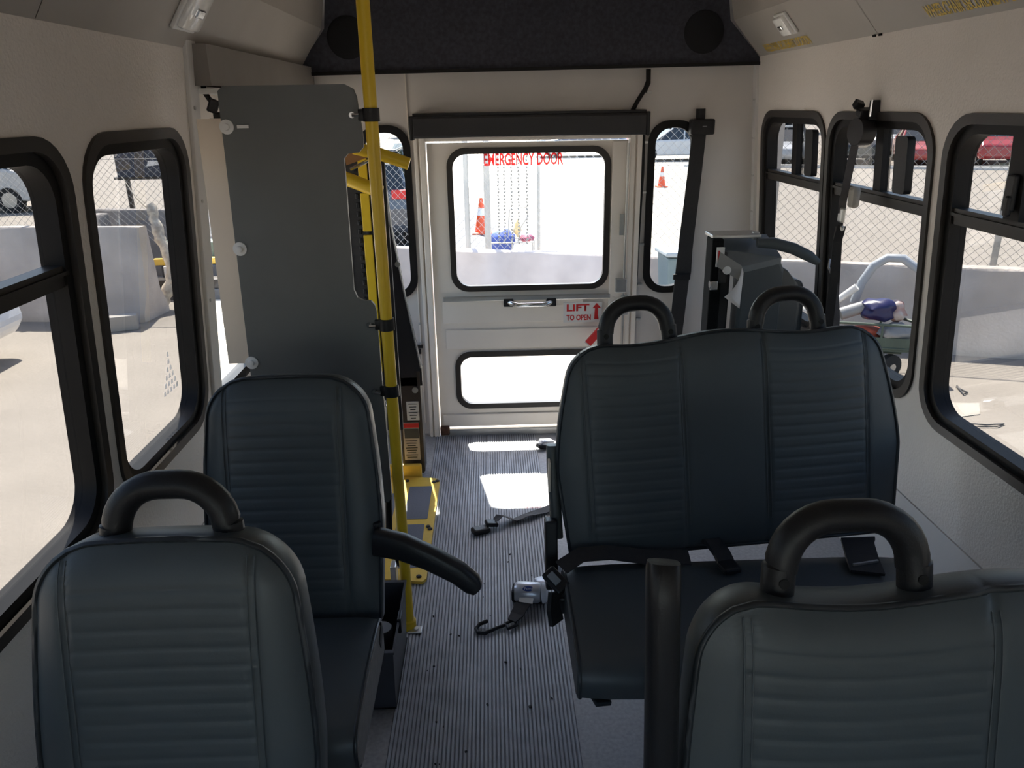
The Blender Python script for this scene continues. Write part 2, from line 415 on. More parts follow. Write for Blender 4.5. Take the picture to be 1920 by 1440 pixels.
b = MB(); b.cyl((.655, YR - .03, .30), (.655, YR - .03, 1.48), .007, 10); b.build('latch_rod', ALU, door)
b = MB(); b.box((.64, YR - .03, .80), (.055, .03, .07), bev=.004); b.box((.66, YR - .035, .70), (.035, .02, .10), bev=.004); b.box((.635, YR - .028, 1.1), (.02, .014, .10)); b.build('latch_case', ALU, door)
b = MB(); b.strap([(.635, YR - .055, .70), (.60, YR - .07, .655), (.52, YR - .075, .57), (.47, YR - .07, .51)], .028, .012, (.7, 0, -.7)); lv = b.build('latch_lever', ALU, door)
b = MB(); b.strap([(.553, YR - .0765, .605), (.475, YR - .0745, .515)], .034, .018, (.7, 0, -.7)); b.build('grip', RED, lv)['label'] = 'red grip of the latch lever'
b = MB(); b.tube([(.075, YR - .008, .722), (.09, YR - .03, .722), (.125, YR - .045, .715), (.25, YR - .045, .715), (.283, YR - .03, .72), (.298, YR - .008, .72)], .013, 10)
hb = b.build('grab_handle', CHROME, door, smooth=40); hb['label'] = 'chrome grab handle with black end blocks'
b = MB(); b.box((.078, YR - .016, .722), (.05, .022, .042), bev=.005); b.box((.293, YR - .016, .720), (.05, .022, .042), bev=.005); b.build('end_block', PLAST, hb)
b = MB(); b.box((-.272, YR - .02, .035), (.05, .03, .05), bev=.008); b.build('hinge', mat('rusty_metal', (.10, .045, .025), .8, var=.4, vscale=40), door)['label'] = 'rusty lower hinge'
# lettering on the door
text('lettering', 'EMERGENCY DOOR', REDFILM, door, lambda u, v: (-.026 + u, YR + .0095, 1.384 + v), .378, .058, .025)['label'] = 'red EMERGENCY DOOR lettering on the glass'
b = MB(); b.box((.453, YR - .0108, .662), (.195, .001, .104)); st = b.build('sticker', WHITE, door); st['label'] = 'white LIFT TO OPEN sticker with a red arrow'
text('lettering', 'LIFT', RED, st, lambda u, v: (.372 + u, YR - .012, .668 + v), .115, .036, .03)
text('lettering', 'TO OPEN', RED, st, lambda u, v: (.370 + u, YR - .012, .620 + v), .125, .030, .03)
b = MB()
arr = [(.512, .624), (.535, .624), (.531, .645), (.531, .682), (.546, .682), (.524, .708), (.502, .682), (.515, .682), (.513, .645)]
b.prism(arr, PB, -.0125, -.0118); b.build('arrow', RED, st)
# padded header above the door
hp = thing('header_pad', 'black padded header across the top of the emergency door', 'pad', (.19, 3.72, 1.51))
b = MB(); b.box((.19, 3.735, 1.566), (1.085, .09, .098), bev=.012); b.build('pad', PADBLK, hp)
b = MB(); b.box((-.352, 3.735, 1.562), (.016, .095, .105), bev=.004); b.build('end_cap', PLAST, hp)
b = MB(); b.box((.732, 3.735, 1.566), (.016, .095, .105), bev=.004); b.build('end_cap', PLAST, hp)
b = MB(); b.box((.19, 3.745, 1.62), (1.07, .07, .012)); b.build('top_flange', PLAST, hp)
# cable on the right jamb
cb = thing('cable', 'black wiring cable clipped beside the right door jamb', 'cable', (.71, 3.76, .5))
b = MB(); b.tube([(.735, 3.765, 1.80), (.737, 3.765, 1.75), (.725, 3.765, 1.715), (.69, 3.765, 1.66), (.668, 3.76, 1.62)], .010, 8)
b.tube([(.742, 3.765, 1.80), (.743, 3.765, 1.74), (.727, 3.77, 1.70)], .006, 8); b.build('cable_run', BLACK, cb, smooth=50)
b = MB(); b.tube([(.727, 3.77, 1.54), (.730, 3.77, 1.35), (.722, 3.77, 1.1), (.718, 3.77, .85), (.712, 3.77, .66), (.712, 3.77, .50), (.70, 3.77, .35)], .008, 8); b.build('cable_run', BLACK, cb, smooth=50)
for z in (1.70, 1.48, 1.25, 1.0, .80, .62):
    b = MB(); b.box((.738 if z < 1.6 else .745, 3.774, z), (.024, .018, .012), bev=.002); b.build('clip', ALU, cb)
# corner trim with screw pairs, right rear
b = MB(); b.prism([(3.748, 0), (3.787, 0), (3.787, 1.82), (3.748, 1.82)], PR, -.014, .0); b.box((0, 0, -.2), (.001, .001, .001))
tr = struct(b.build('trim_4', WALLS))
b = MB()
for k in range(9):
    z = .3 + k * .17
    for dy in (.01, .029): b.cyl(PR(3.748 + dy, z, -.014), PR(3.748 + dy, z, -.016), .0035, 6)
b.build('screws', ALU, tr)
b = MB()
b.prism([(-.86, 0), (-.36, 0), (-.36, .012), (-.86, .012)], PB, -.01, 0)
b.build('sill_strip', ALU, wall_b)
b = MB(); b.box((-.375, YR - .004, .95), (.004, .008, 1.75)); b.build('seam', DOORW, wall_b)
b = MB(); b.box((-.40, YR - .008, .50), (.07, .014, .014)); b.box((-.385, YR - .012, .475), (.022, .02, .022)); b.build('bracket', PLAST, wall_b)
b = MB()
for z in (.62, .52, .40): b.lathe([(.006, 0), (.006, .004), (.003, .006)], 8, Matrix.Translation((-.375, YR - .004, z)) @ Matrix.Rotation(PI / 2, 4, 'X'))
b.build('screws', ALU, wall_b)

# ceiling, coves, rear bulkhead
CZ = 2.12
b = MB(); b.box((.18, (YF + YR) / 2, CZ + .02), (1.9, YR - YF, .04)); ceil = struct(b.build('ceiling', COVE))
def cove(side, ya, yb):
    s = MB(); gap = .0015
    A = ((1.242, 1.838), (1.108, 1.995), (1.082, CZ)) if side > 0 else ((-.842, 1.812), (-.728, 1.985), (-.705, CZ))
    th = .015 * side
    sec = [A[0], A[1], A[2], (A[2][0] + th, A[2][1]), (A[1][0] + th, A[1][1] + .008), (A[0][0] + th, A[0][1] + .012)]
    s.quadgrid([[V3((p[0], y, p[1])) for p in sec] for y in (ya + gap, yb - gap)], True)
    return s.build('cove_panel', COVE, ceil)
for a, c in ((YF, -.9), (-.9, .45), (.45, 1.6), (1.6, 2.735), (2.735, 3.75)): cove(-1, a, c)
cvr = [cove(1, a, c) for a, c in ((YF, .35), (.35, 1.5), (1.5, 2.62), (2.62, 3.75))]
b = MB()
for y in (2.6, 2.64): b.box((1.238, y, 1.842), (.012, .016, .007))
b.build('cove_clip', BLACK, ceil)
b = MB()
for y in (2.715, 2.755): b.box((-.838, y, 1.815), (.012, .016, .007))
b.build('cove_clip', BLACK, ceil)
bk = thing('bulkhead_panel', 'black carpeted bulkhead panel with two round speakers above the rear door', 'panel', (.19, 3.74, 1.8))
b = MB(); b.prism([(-.85, 1.795), (1.238, 1.81), (1.238, 1.84), (1.092, 1.995), (1.075, 2.11), (-.70, 2.11), (-.715, 1.985), (-.85, 1.82)], lambda x, z, d: V3((x, 3.745 + d, z)), 0, .03)
b.build('carpet', CARPET, bk)
b = MB(); b.prism([(-.85, 1.793), (1.24, 1.808), (1.24, 1.822), (-.85, 1.807)], lambda x, z, d: V3((x, 3.735 + d, z)), 0, .02); b.build('edge_strip', BLACK, bk)
for cx in (.975, -.615):
    b = MB(); b.lathe([(.088, 0), (.09, .004), (.082, .007), (.02, .005)], 28, Matrix.Translation((cx, 3.745, 1.948)) @ Matrix.Rotation(PI / 2, 4, 'X')); b.build('speaker_grille', SPEAK, bk, smooth=40)
# front end behind the camera
def PF(x, z, d): return V3((x, YF - d, z))
b = MB(); b.prism([(-1.0, 0), (1.4, 0), (1.4, 1.9), (-1.0, 1.9)], PF, 0, .05, holes=[rrect(-.80, 1.15, .75, 1.50, .12)])
wf = struct(b.build('wall_front', REAR))
b = MB(); b.prism(rrect(-.81, 1.16, .74, 1.51, .12), PF, .01, .014); b.build('windscreen', CLEAR, wf)
b = MB(); b.box((.2, (YF + YR) / 2, CZ + .07), (2.5, YR - YF + .2, .05))
b.prism([(YF, 1.83), (YR + .05, 1.83), (YR + .05, CZ + .06), (YF, CZ + .06)], PL, .045, .07); b.prism([(YF, 1.83), (YR + .05, 1.83), (YR + .05, CZ + .06), (YF, CZ + .06)], PR, .045, .07)
b.box((.2, YR + .075, 1.98), (2.4, .03, .3)); b.box((.2, YF - .075, 1.98), (2.4, .03, .3))
struct(b.build('trim_5', WALLS), 'outer roof skin of the bus', 'roof')

# dome lights and yellow lettering on the coves
def cove_frame(side, y, t):
    A = ((1.242, 1.838), (1.108, 1.995)) if side > 0 else ((-.842, 1.812), (-.728, 1.985))
    p = V3((A[0][0] + (A[1][0] - A[0][0]) * t, y, A[0][1] + (A[1][1] - A[0][1]) * t))
    vdir = V3((A[1][0] - A[0][0], 0, A[1][1] - A[0][1])).normalized(); udir = V3((0, -side, 0))
    return p, udir, vdir, udir.cross(vdir)
def dome(side, y, t, w_, h_, label):
    p, u, v, n = cove_frame(side, y, t)
    if (V3((.2, y, 1.6)) - p).dot(n) < 0: n = -n
    m = Matrix((u, v, n)).transposed()
    d = thing('dome_light', label, 'light', p, 0, None)
    b = MB(); b.box(p + n * .006, (w_, h_, .012), rot=m, bev=.004); b.build('base', WHITE, d)
    b = MB(); b.box(p + n * .018, (w_ * .84, h_ * .84, .022), rot=m, bev=.009)
    b.build('lens', LENS, d, smooth=40)
    b = MB(); b.box(p + n * .030, (w_ * .34, h_ * .2, .01), rot=m, bev=.004); b.build('bulb_holder', CHROME, d)
dome(1, 3.22, .62, .115, .095, 'clear square dome light on the right cove')
dome(-1, 2.26, .56, .15, .125, 'clear square dome light on the left cove')
for y0, t0, par in ((3.62, .10, cvr[3]), (2.30, .14, cvr[2])):
    p, u, v, n = cove_frame(1, y0, t0)
    if (V3((.2, y0, 1.6)) - p).dot(n) < 0: n = -n
    text('lettering', 'WHEELCHAIR SECUREMENT LOCATION', YSTICK, par, (lambda p, u, v, n: lambda a, c: p + u * a + v * c + n * .0015)(p, u, v, n), .50, .040, .02)['label'] = 'yellow WHEELCHAIR SECUREMENT LOCATION lettering'

# ================================================================= SEATS
def gauss(d, s): return math.exp(-(d / s) ** 2)
def back_shape(hw0, h, rtop, low=0.955, mid=.42, taper=None):
    """half width at height fraction: narrow at the foot, widest at mid, tapering to rounded shoulders"""
    def hw(z):
        f = z / h
        a = low + (1 - low) * min(1, f / mid) if f < mid else 1 - (taper or .13 * 0.22 / hw0) * ((f - mid) / (1 - mid)) ** 1.6
        q = hw0 * a
        if z > h - rtop:
            k = (z - (h - rtop)) / rtop
            q -= rtop * (1 - math.sqrt(max(0, 1 - k * k)))
        return q
    return hw
def make_back(parent, M, hw0, h, rtop, pads, th, hump, mats=(VINYL, VINYLD), ribs=.03, taper=None):
    hw = back_shape(hw0, h, rtop, taper=taper)
    NR, NC = max(60, int(h / .0042)), max(48, int(2 * hw0 / .0085))
    stitches = [q for pd in pads for q in pd]
    rows_f = []; rows_b = []
    zs = [h * i / NR for i in range(NR + 1)]
    # finer rows near the rounded top
    zs = sorted(set([round(z, 5) for z in zs if z < h - .02] + [round(h - rtop + rtop * math.sin(PI / 2 * k / 14), 5) for k in range(15)]))
    for z in zs:
        W = hw(z); rf = []; rb = []
        for j in range(NC + 1):
            u = -1 + 2 * j / NC; x = u * W
            zz = z + hump(x / hw0) * (z / h) ** 3
            e = (1 - abs(u) ** 7) * (1 - abs(2 * z / h - 1) ** 9)
            y = -.026 * e
            for s_ in stitches: y += .004 * gauss(x - s_, .0055)
            for a, c in pads:
                if a + .004 < x < c - .004:
                    y -= .0025
                    if .10 * h < z < .93 * h:
                        k = round((z - .06) / ribs); y += .0012 * gauss(z - .06 - k * ribs, .004)
            rf.append(M @ V3((x, y, zz)))
            rb.append(M @ V3((x * .99, th + .012 * e, zz - .004)))
        rows_f.append(rf); rows_b.append(rb)
    b = MB(); b.quadgrid(rows_f); b.build('backrest', mats[0], parent, smooth=60)
    for s_ in stitches:
        for dx in (-.0055, .0055):
            b = MB(); pth = []
            for i in range(6, 47):
                z = h * .97 * i / 46; x = s_ + dx; u = min(.999, abs(x) / hw(z))
                e = (1 - u ** 7) * (1 - abs(2 * z / h - 1) ** 9)
                pth.append(M @ V3((x, -.026 * e - .0012, z + hump(x / hw0) * (z / h) ** 3)))
            b.tube(pth, .0011, 5)
            b.build('stitching', mat('seat_thread', (.075, .085, .09), .6), parent)
    def ring(rows): return [r_[0] for r_ in rows] + rows[-1][1:-1] + [r_[-1] for r_ in rows[::-1]] + rows[0][-2:0:-1]
    R1, R2 = ring(rows_f), ring(rows_b)
    n_ = len(R1)
    cen = sum(R1, V3()) / n_
    def off(p, q, t, g):
        c = p.lerp(q, t); d = c - cen; d -= (M.to_3x3() @ V3((0, 1, 0))) * d.dot(M.to_3x3() @ V3((0, 1, 0))); return c + d.normalized() * g
    b = MB()
    b.quadgrid([R1, [off(p, q, .2, .008) for p, q in zip(R1, R2)], [off(p, q, .75, .008) for p, q in zip(R1, R2)], R2], True)
    b.quadgrid(rows_b); b.build('back_shell', mats[1], parent, smooth=60)
    b = MB(); b.tube([off(p, q, .02, .004) for p, q in zip(R1[::3], R2[::3])], .0052, 6, closed=True); b.build('piping', PIPE, parent, smooth=60)
def handle(parent, M, cx, hbase, w_=.225, hgt=.155, r=.0235):
    b = MB(); path = []
    hw = w_ / 2 - r; rc = .072
    path.append((cx - hw - .006, 0, 0)); path.append((cx - hw - .003, 0, hgt * .4))
    for k in range(0, 9): t = PI - PI / 2 * k / 8; path.append((cx - hw + rc + rc * math.cos(t), 0, hgt - r - rc + rc * math.sin(t)))
    for k in range(0, 9): t = PI / 2 - PI / 2 * k / 8; path.append((cx + hw - rc + rc * math.cos(t), 0, hgt - r - rc + rc * math.sin(t)))
    path.append((cx + hw + .003, 0, hgt * .4)); path.append((cx + hw + .006, 0, 0))
    b.tube([M @ V3((p[0], p[1] + .045, p[2] + hbase - .022)) for p in path], r, 14, up=M.to_3x3() @ V3((0, 1, 0)), sx=1.0)
    hd_ = b.build('grab_handle', PLAST, parent, smooth=50)
    for s_ in (-1, 1):
        b = MB(); b.cyl(M @ V3((cx + s_ * (hw + .004), .045 - r - .001, hbase + .022)), M @ V3((cx + s_ * (hw + .004), .045 - r + .006, hbase + .022)), .0075, 10); b.build('screw', BLACK, hd_)
def make_cushion(parent, cx, w_, y0, y1, ztop, th=.11, side_m=None, pipe_both=True):
    prof = []
    r_ = .05; L = y1 - y0
    for k in range(9): t = PI / 2 + PI / 2 * k / 8; prof.append((y0 + r_ + r_ * math.cos(t), ztop - r_ + r_ * math.sin(t)))
    prof.append((y0 + .004, ztop - th + .02)); prof.append((y0 + .03, ztop - th)); prof.append((y1, ztop - th)); prof.append((y1, ztop - .015)); prof.append((y1 - .015, ztop - .004))
    for k in range(1, 8): prof.append((y1 - .015 - (L - .065) * k / 8, ztop + .010 * math.sin(PI * k / 8)))
    n = 14; rows = []
    cy, cz = (y0 + y1) / 2, ztop - th / 2
    for i in range(n + 1):
        u = -1 + 2 * i / n; k = 1 - .05 * abs(u) ** 8
        rows.append([V3((cx + u * w_ / 2, cy + (p[0] - cy) * k, cz + (p[1] - cz) * k)) for p in prof])
    b = MB(); b.quadgrid(rows, True); b.build('seat_cushion', VINYL, parent, smooth=50)
    for i in (0, n):
        s_ = -1 if i == 0 else 1
        b = MB(); rr = rows[i]
        c2 = [V3((p.x + s_ * .006, cy + (p.y - cy) * .97, cz + (p.z - cz) * .93)) for p in rr]
        v = b.quadgrid([rr, c2], True); b.bm.faces.new(v[1]); b.build('cushion_side', side_m or VINYLD, parent)
        b = MB(); b.tube(rr, .0045, 6, closed=True); b.build('piping', PIPE, parent, smooth=60)
def seatM(cx, y, z, lean, rz=0.0): return Matrix.Translation((cx, y, z)) @ Matrix.Rotation(rz, 4, 'Z') @ Matrix.Rotation(-lean, 4, 'X')
def flat_hump(x): return 0.012 * (1 - min(1, x * x))
def duo_hump(x): return 0.010 * math.cos(2 * PI * x) + .004
def pedestal(parent, cx, y, w_, ztop):
    b = MB(); b.box((cx, y, ztop - .02), (w_ * .85, .36, .035), bev=.006); b.build('seat_frame', PLAST, parent)
    b = MB(); b.box((cx, y + .02, (ztop - .04) / 2 + .01), (.10, .22, ztop - .06), bev=.01); b.build('pedestal', PLAST, parent)
    b = MB(); b.box((cx, y + .02, .012), (.22, .36, .02), bev=.005); b.build('foot_plate', PLAST, parent)
def arm_loft(b, pts, w_, hts, side):
    rows = []
    P_ = [V3(p) for p in pts]
    for i, p in enumerate(P_):
        t = (P_[min(i + 1, len(P_) - 1)] - P_[max(i - 1, 0)]).normalized(); s_ = V3(side); s_ = (s_ - t * s_.dot(t)).normalized(); n = t.cross(s_)
        h = hts[i]
        rows.append([p + s_ * (math.copysign(abs(math.cos(a)) ** .6, math.cos(a)) * w_ / 2) + n * (math.copysign(abs(math.sin(a)) ** .6, math.sin(a)) * h / 2) for a in [2 * PI * k / 14 for k in range(14)]])
    v = b.quadgrid(rows, True); b.bm.faces.new(v[0][::-1]); b.bm.faces.new(v[-1])
# single seat with a grab handle, front left
s1 = thing('bus_seat', 'grey vinyl single seat with a black grab handle in the left foreground', 'seat', (-.525, .9, 0), group=None)
M1 = seatM(-.525, .925, .42, .21)
make_back(s1, M1, .218, .605, .085, [(-.15, .14)], .085, flat_hump)
handle(s1, M1, .0, .594, .222, .148); make_cushion(s1, -.525, .44, .48, .90, .46); pedestal(s1, -.525, .68, .44, .35)
# single seat without a handle, behind it
s2 = thing('bus_seat', 'dark blue-grey vinyl single seat without a handle, in front of the grey divider panel', 'seat', (-.52, 1.65, 0))
M2 = seatM(-.514, 1.655, .42, .22)
make_back(s2, M2, .214, .615, .085, [(-.15, .13)], .085, flat_hump)
make_cushion(s2, -.525, .44, 1.22, 1.64, .455, side_m=VINYLG); pedestal(s2, -.54, 1.42, .40, .345)
b = MB(); arm_loft(b, [(-.31, 1.69, .628), (-.24, 1.67, .622), (-.17, 1.66, .592), (-.105, 1.655, .553), (-.07, 1.65, .522), (-.058, 1.648, .508)], .048, [.074, .068, .06, .056, .052, .03], (0, 1, 0))
b.build('armrest', PLAST, s2, smooth=50)['label'] = 'black padded armrest sticking out over the aisle'
b = MB(); b.box((-.306, 1.72, .63), (.02, .05, .09), bev=.006); b.build('arm_pivot', PLAST, s2)
b = MB(); b.box((-.300, 1.585, .425), (.006, .05, .035), rot=(.5, 0, 0)); b.build('side_pull', BLACK, s2)
# double seat, right foreground
s3 = thing('bench_seat', 'grey vinyl double bench seat with upright black armrest in the right foreground', 'seat', (.72, .74, 0))
M3 = seatM(.725, .745, .42, .19)
make_back(s3, M3, .475, .60, .085, [(-.395, -.062), (.062, .395)], .085, duo_hump)
handle(s3, M3, -.24, .602, .232, .155); handle(s3, M3, .24, .602, .232, .155)
make_cushion(s3, .725, .93, .30, .72, .46); pedestal(s3, .725, .5, .9, .35)
b = MB(); arm_loft(b, [(.218, .80, .52), (.218, .815, .70), (.216, .835, .90), (.214, .85, 1.03), (.214, .857, 1.075), (.215, .86, 1.086)], .043, [.055, .055, .056, .056, .05, .03], (1, 0, 0))
b.build('armrest', PLAST, s3, smooth=50)['label'] = 'black armrest folded upright'
# double folding seat behind it
s4 = thing('bench_seat', 'dark grey ribbed double bench seat with two grab handles on the right beside the aisle', 'seat', (.645, 1.87, 0), .0)
M4 = seatM(.660, 1.868, .478, .22, .03) @ Matrix.Rotation(math.radians(-2.6), 4, 'Y')
make_back(s4, M4, .478, .585, .085, [(-.395, -.13), (.10, .385)], .085, duo_hump, taper=.15)
handle(s4, M4, -.232, .588, .215, .15, .022); handle(s4, M4, .190, .583, .215, .15, .022)
make_cushion(s4, .64, .93, 1.385, 1.83, .462, th=.105)
b = MB(); b.box((.145, 1.86, .47), (.035, .05, .20), bev=.006, rot=(-.2, 0, 0)); b.box((.17, 1.80, .40), (.03, .18, .05), bev=.006); b.build('side_bracket', PLAST, s4)
b = MB(); arm_loft(b, [(.165, 1.90, .50), (.16, 1.92, .60), (.155, 1.94, .70), (.155, 1.95, .762)], .034, [.05, .058, .058, .03], (1, 0, 0)); b.build('armrest', VINYLD, s4, smooth=50)['label'] = 'slim padded armrest hanging by the seat edge'
b = MB(); b.box((.143, 1.905, .69), (.006, .03, .09), bev=.002); b.build('arm_plate', BEIGE, s4)
b = MB(); b.box((.70, 1.62, .34), (.86, .32, .03), bev=.006); b.build('seat_frame', PLAST, s4)
b = MB(); b.box((.95, 1.66, .165), (.06, .10, .33), bev=.008); b.build('leg', PLAST, s4)
b = MB(); b.box((1.12, 1.72, .30), (.12, .12, .24), bev=.01); b.build('wall_bracket', PLAST, s4)
b = MB(); b.box((.225, 1.418, .357), (.04, .04, .012), rot=(0, .2, .3), bev=.003); b.build('release_strap', PIPE, s4)
# seat belts lying on it
sb = thing('seat_belt', 'black seat belt with a square buckle at the aisle side of the ribbed bench', 'seat belt', (.16, 1.77, .46))
b = MB(); b.strap([(.52, 1.80, .481), (.40, 1.80, .487), (.30, 1.80, .505), (.22, 1.80, .50), (.165, 1.765, .485)], .05, .004, (0, 1, .3)); b.build('webbing', WEB, sb)
b = MB(); b.box((.148, 1.735, .465), (.042, .07, .026), rot=(.5, -.5, .5), bev=.006); bk_ = b.build('buckle', PLAST, sb)
b = MB(); b.box((.142, 1.726, .478), (.02, .036, .004), rot=(.5, -.5, .5), bev=.001); b.build('release_button', mat('button_grey', (.20, .22, .24), .3), bk_)
b = MB(); b.strap([(.145, 1.72, .44), (.140, 1.70, .40), (.146, 1.69, .365)], .05, .012, (0.6, .8, 0)); b.build('tail', WEB, sb)
sb = thing('seat_belt', 'black belt buckle lying in the middle of the ribbed bench cushion', 'seat belt', (.6, 1.82, .475))
b = MB(); b.strap([(.575, 1.885, .485), (.595, 1.85, .500), (.607, 1.80, .492), (.61, 1.765, .483)], .045, .014, (1, .1, 0)); b.build('stalk', WEB, sb)
b = MB(); b.box((.612, 1.745, .484), (.05, .05, .018), rot=(0, 0, .2), bev=.006); b.build('buckle', PLAST, sb)
sb = thing('seat_belt', 'wide black belt folded over the right end of the ribbed bench', 'seat belt', (1.0, 1.8, .475))
b = MB(); b.strap([(1.02, 1.87, .48), (1.00, 1.84, .492), (.985, 1.78, .484), (.965, 1.70, .482)], .085, .008, (1, .25, 0)); b.build('webbing', WEB, sb)
b = MB(); b.box((.975, 1.735, .490), (.075, .006, .006), rot=(0, 0, .2)); b.build('stitching_bar', ALU, sb)

# ================================================================= POLE, DIVIDER, BIN
PX, PY = -.31, 2.166
pole = thing('stanchion_pole', 'yellow vertical grab pole beside the aisle', 'pole', (PX, PY, 0))
b = MB(); b.cyl((PX, PY, .005), (PX, PY, 2.10), .0175, 24); b.build('tube', YELLOW, pole, smooth=40)
b = MB(); b.lathe([(.024, 0), (.024, .03), (.018, .035)], 20, Matrix.Translation((PX, PY, .004))); b.build('base_collar', YELLOW, pole, smooth=40)
b = MB(); b.box((PX + .022, PY - .02, .008), (.045, .035, .006), bev=.002); b.cyl((PX + .026, PY - .02, .011), (PX + .026, PY - .02, .016), .008, 8); b.build('foot_tab', ALU, pole)
b = MB(); b.lathe([(.045, 0), (.045, -.006), (.02, -.02)], 20, Matrix.Translation((PX, PY, 2.118))); b.build('ceiling_flange', ALU, pole)
dv = thing('divider_panel', 'tall dark grey divider panel clamped to the yellow pole', 'panel', (-.52, PY, .45))
def PV(x, z, d): return V3((x, PY + d, z))
ol = [(-.705, 1.700), (-.690, 1.712), (-.375, 1.712), (-.352, 1.700), (-.345, 1.680), (-.335, 1.575), (-.337, 1.553), (-.350, 1.540), (-.380, 1.537), (-.391, 1.525), (-.3935, 1.35), (-.396, 1.165), (-.388, 1.142), (-.372, 1.133), (-.350, 1.131), (-.340, 1.118), (-.337, 1.10), (-.334, .50), (-.345, .48), (-.73, .48)]
b = MB(); b.prism(ol, PV, 0, .012); b.build('panel', GPANEL, dv)
b = MB(); b.prism([(-.775, 1.632), (-.700, 1.632), (-.712, .948), (-.785, .948)], PV, .014, .026); b.build('side_flap', BEIGE, dv)['label'] = 'beige strip bolted behind the left edge'
for x, z in ((-.693, 1.611), (-.702, 1.288), (-.713, .954)):
    b = MB(); b.lathe([(.019, 0), (.019, .003), (.009, .004), (.008, .010), (.004, .011)], 20, Matrix.Translation((x, PY, z)) @ Matrix.Rotation(PI / 2, 4, 'X')); b.build('bolt_washer', WHITE, dv, smooth=30)
b = MB(); b.box((-.650, PY - .003, 1.611), (.03, .002, .008)); b.build('label_strip', WHITE, dv)
for z in (1.635, 1.061, .856):
    b = MB(); b.lathe([(.0178, 0), (.0225, 0), (.0225, .034), (.0178, .034)], 20, Matrix.Translation((PX, PY, z - .017))); b.box((PX - .024, PY - .002, z), (.02, .016, .030), bev=.003)
    c_ = b.build('pole_clamp', PLAST, dv, smooth=30)
    b = MB(); b.cyl((PX - .048, PY - .018, z), (PX - .030, PY - .018, z), .005, 8); b.lathe([(.008, 0), (.008, .006)], 8, Matrix.Translation((PX - .050, PY - .001, z)) @ Matrix.Rotation(PI / 2, 4, 'X')); b.build('bolt', CHROME, c_)
# waste bin between seat and pole
bn = thing('waste_bin', 'open black waste bin between the single seat and the yellow pole', 'bin', (-.37, 1.95, 0))
b = MB()
def binp(k, z): return [V3((-.375 + sx * .070 * k, 1.945 + sy * .168 * k, z)) for sx, sy in ((-1, -1), (1, -1), (1, 1), (-1, 1))]
v = b.quadgrid([binp(.94, .012), binp(.90, .004), binp(1.0, .215), binp(1.05, .215), binp(1.05, .222), binp(.97, .222), binp(.90, .02)], True)
b.bm.faces.new(v[1][::-1]) if False else None
b.bm.faces.new(v[-1]); b.build('tub', mat('bin_plastic', (.045, .045, .055), .45), bn)
b = MB(); b.box((-.302, 1.93, .205), (.012, .05, .05), bev=.004); b.build('rim_clip', PLAST, bn)
cn = thing('canister', 'grey round lidded canister standing inside the black waste bin', 'canister', (-.36, 1.93, .02))
b = MB(); b.lathe([(.028, .024), (.030, .15), (.030, .165)], 20, Matrix.Translation((-.36, 1.93, 0))); b.build('can', GPANEL, cn, smooth=40)
b = MB(); b.lathe([(.033, .165), (.034, .18), (.030, .186)], 20, Matrix.Translation((-.36, 1.93, 0))); b.build('lid', mat('lid_grey', (.14, .15, .16), .5), cn, smooth=40)

# ================================================================= WHEELCHAIR LIFT
lf = thing('wheelchair_lift', 'folded wheelchair lift with yellow handrails behind the grey divider panel', 'lift', (-.55, 3.0, 0))
b = MB()
b.prism([(-.80, .35), (-.40, .35), (-.40, 1.50), (-.80, 1.50)], lambda x, z, d: V3((x, 3.05 + d, z)), 0, .02)
o = b.build('platform', mat('lift_black', (.018, .016, .016), .5, var=.2), lf)
b = MB()
for i in range(26):
    for j in range(3):
        b.box((-.545 + j * .032 if j else -.56, 3.046, .62 + i * .034), (.012, .006, .02), bev=.002)
q_ = b.build('grip_teeth', PLAST, lf); q_['kind'] = 'stuff'
for z0, z1 in ((1.20, 1.345), (.62, 1.185), (1.36, 1.475)):
    b = MB(); b.box((-.483, 3.044, (z0 + z1) / 2), (.034, .012, z1 - z0), bev=.002); b.build('edge_stripe', YELLOW, lf)
b = MB(); b.box((-.425, 3.06, .95), (.02, .04, 1.2)); b.build('platform_side', PLAST, lf)
b = MB(); b.tube([(-.56, 2.78, 1.445), (-.46, 2.75, 1.410), (-.375, 2.73, 1.378)], .024, 12, sx=.6, up=(0, 0, 1)); b.build('handrail', YELLOW, lf, smooth=50)
b = MB(); b.tube([(-.46, 2.74, 1.526), (-.37, 2.75, 1.502), (-.30, 2.75, 1.478), (-.276, 2.75, 1.469)], .021, 12, sx=.6, up=(0, 0, 1)); b.build('handrail', YELLOW, lf, smooth=50)
b = MB(); b.prism([(-.51, 1.535), (-.40, 1.520), (-.36, 1.512), (-.50, 1.465)], lambda x, z, d: V3((x, 2.80 + d, z)), 0, .03); b.build('flap', mat('tan_underside', (.42, .22, .10), .5), lf)
b = MB(); b.tube([(-.485, 2.79, 1.452), (-.355, 2.78, 1.510)], .006, 8); b.build('stay_rod', CHROME, lf)
b = MB(); b.prism([(-.455, 1.40), (-.434, 1.36), (-.425, 1.20), (-.383, .866), (-.331, .544), (-.331, .46), (-.45, .46), (-.47, .9)], lambda x, z, d: V3((x, 3.30 + d, z)), 0, .04); b.build('lift_arm', mat('arm_black', (.020, .018, .022), .45), lf)
b = MB(); b.tube([(-.434, 3.296, 1.36), (-.424, 3.296, 1.19), (-.382, 3.296, .868), (-.332, 3.296, .545)], .004, 8); b.lathe([(.012, 0), (.012, .012)], 10, Matrix.Translation((-.405, 3.296, 1.02)) @ Matrix.Rotation(PI / 2, 4, 'X')); b.build('gas_strut', ALU, lf)
b = MB(); b.box((-.395, 3.33, .26), (.10, .06, .49), bev=.006); b.box((-.347, 3.34, .28), (.012, .09, .5)); b.build('tower_cover', mat('tower_brown', (.045, .033, .028), .5), lf)
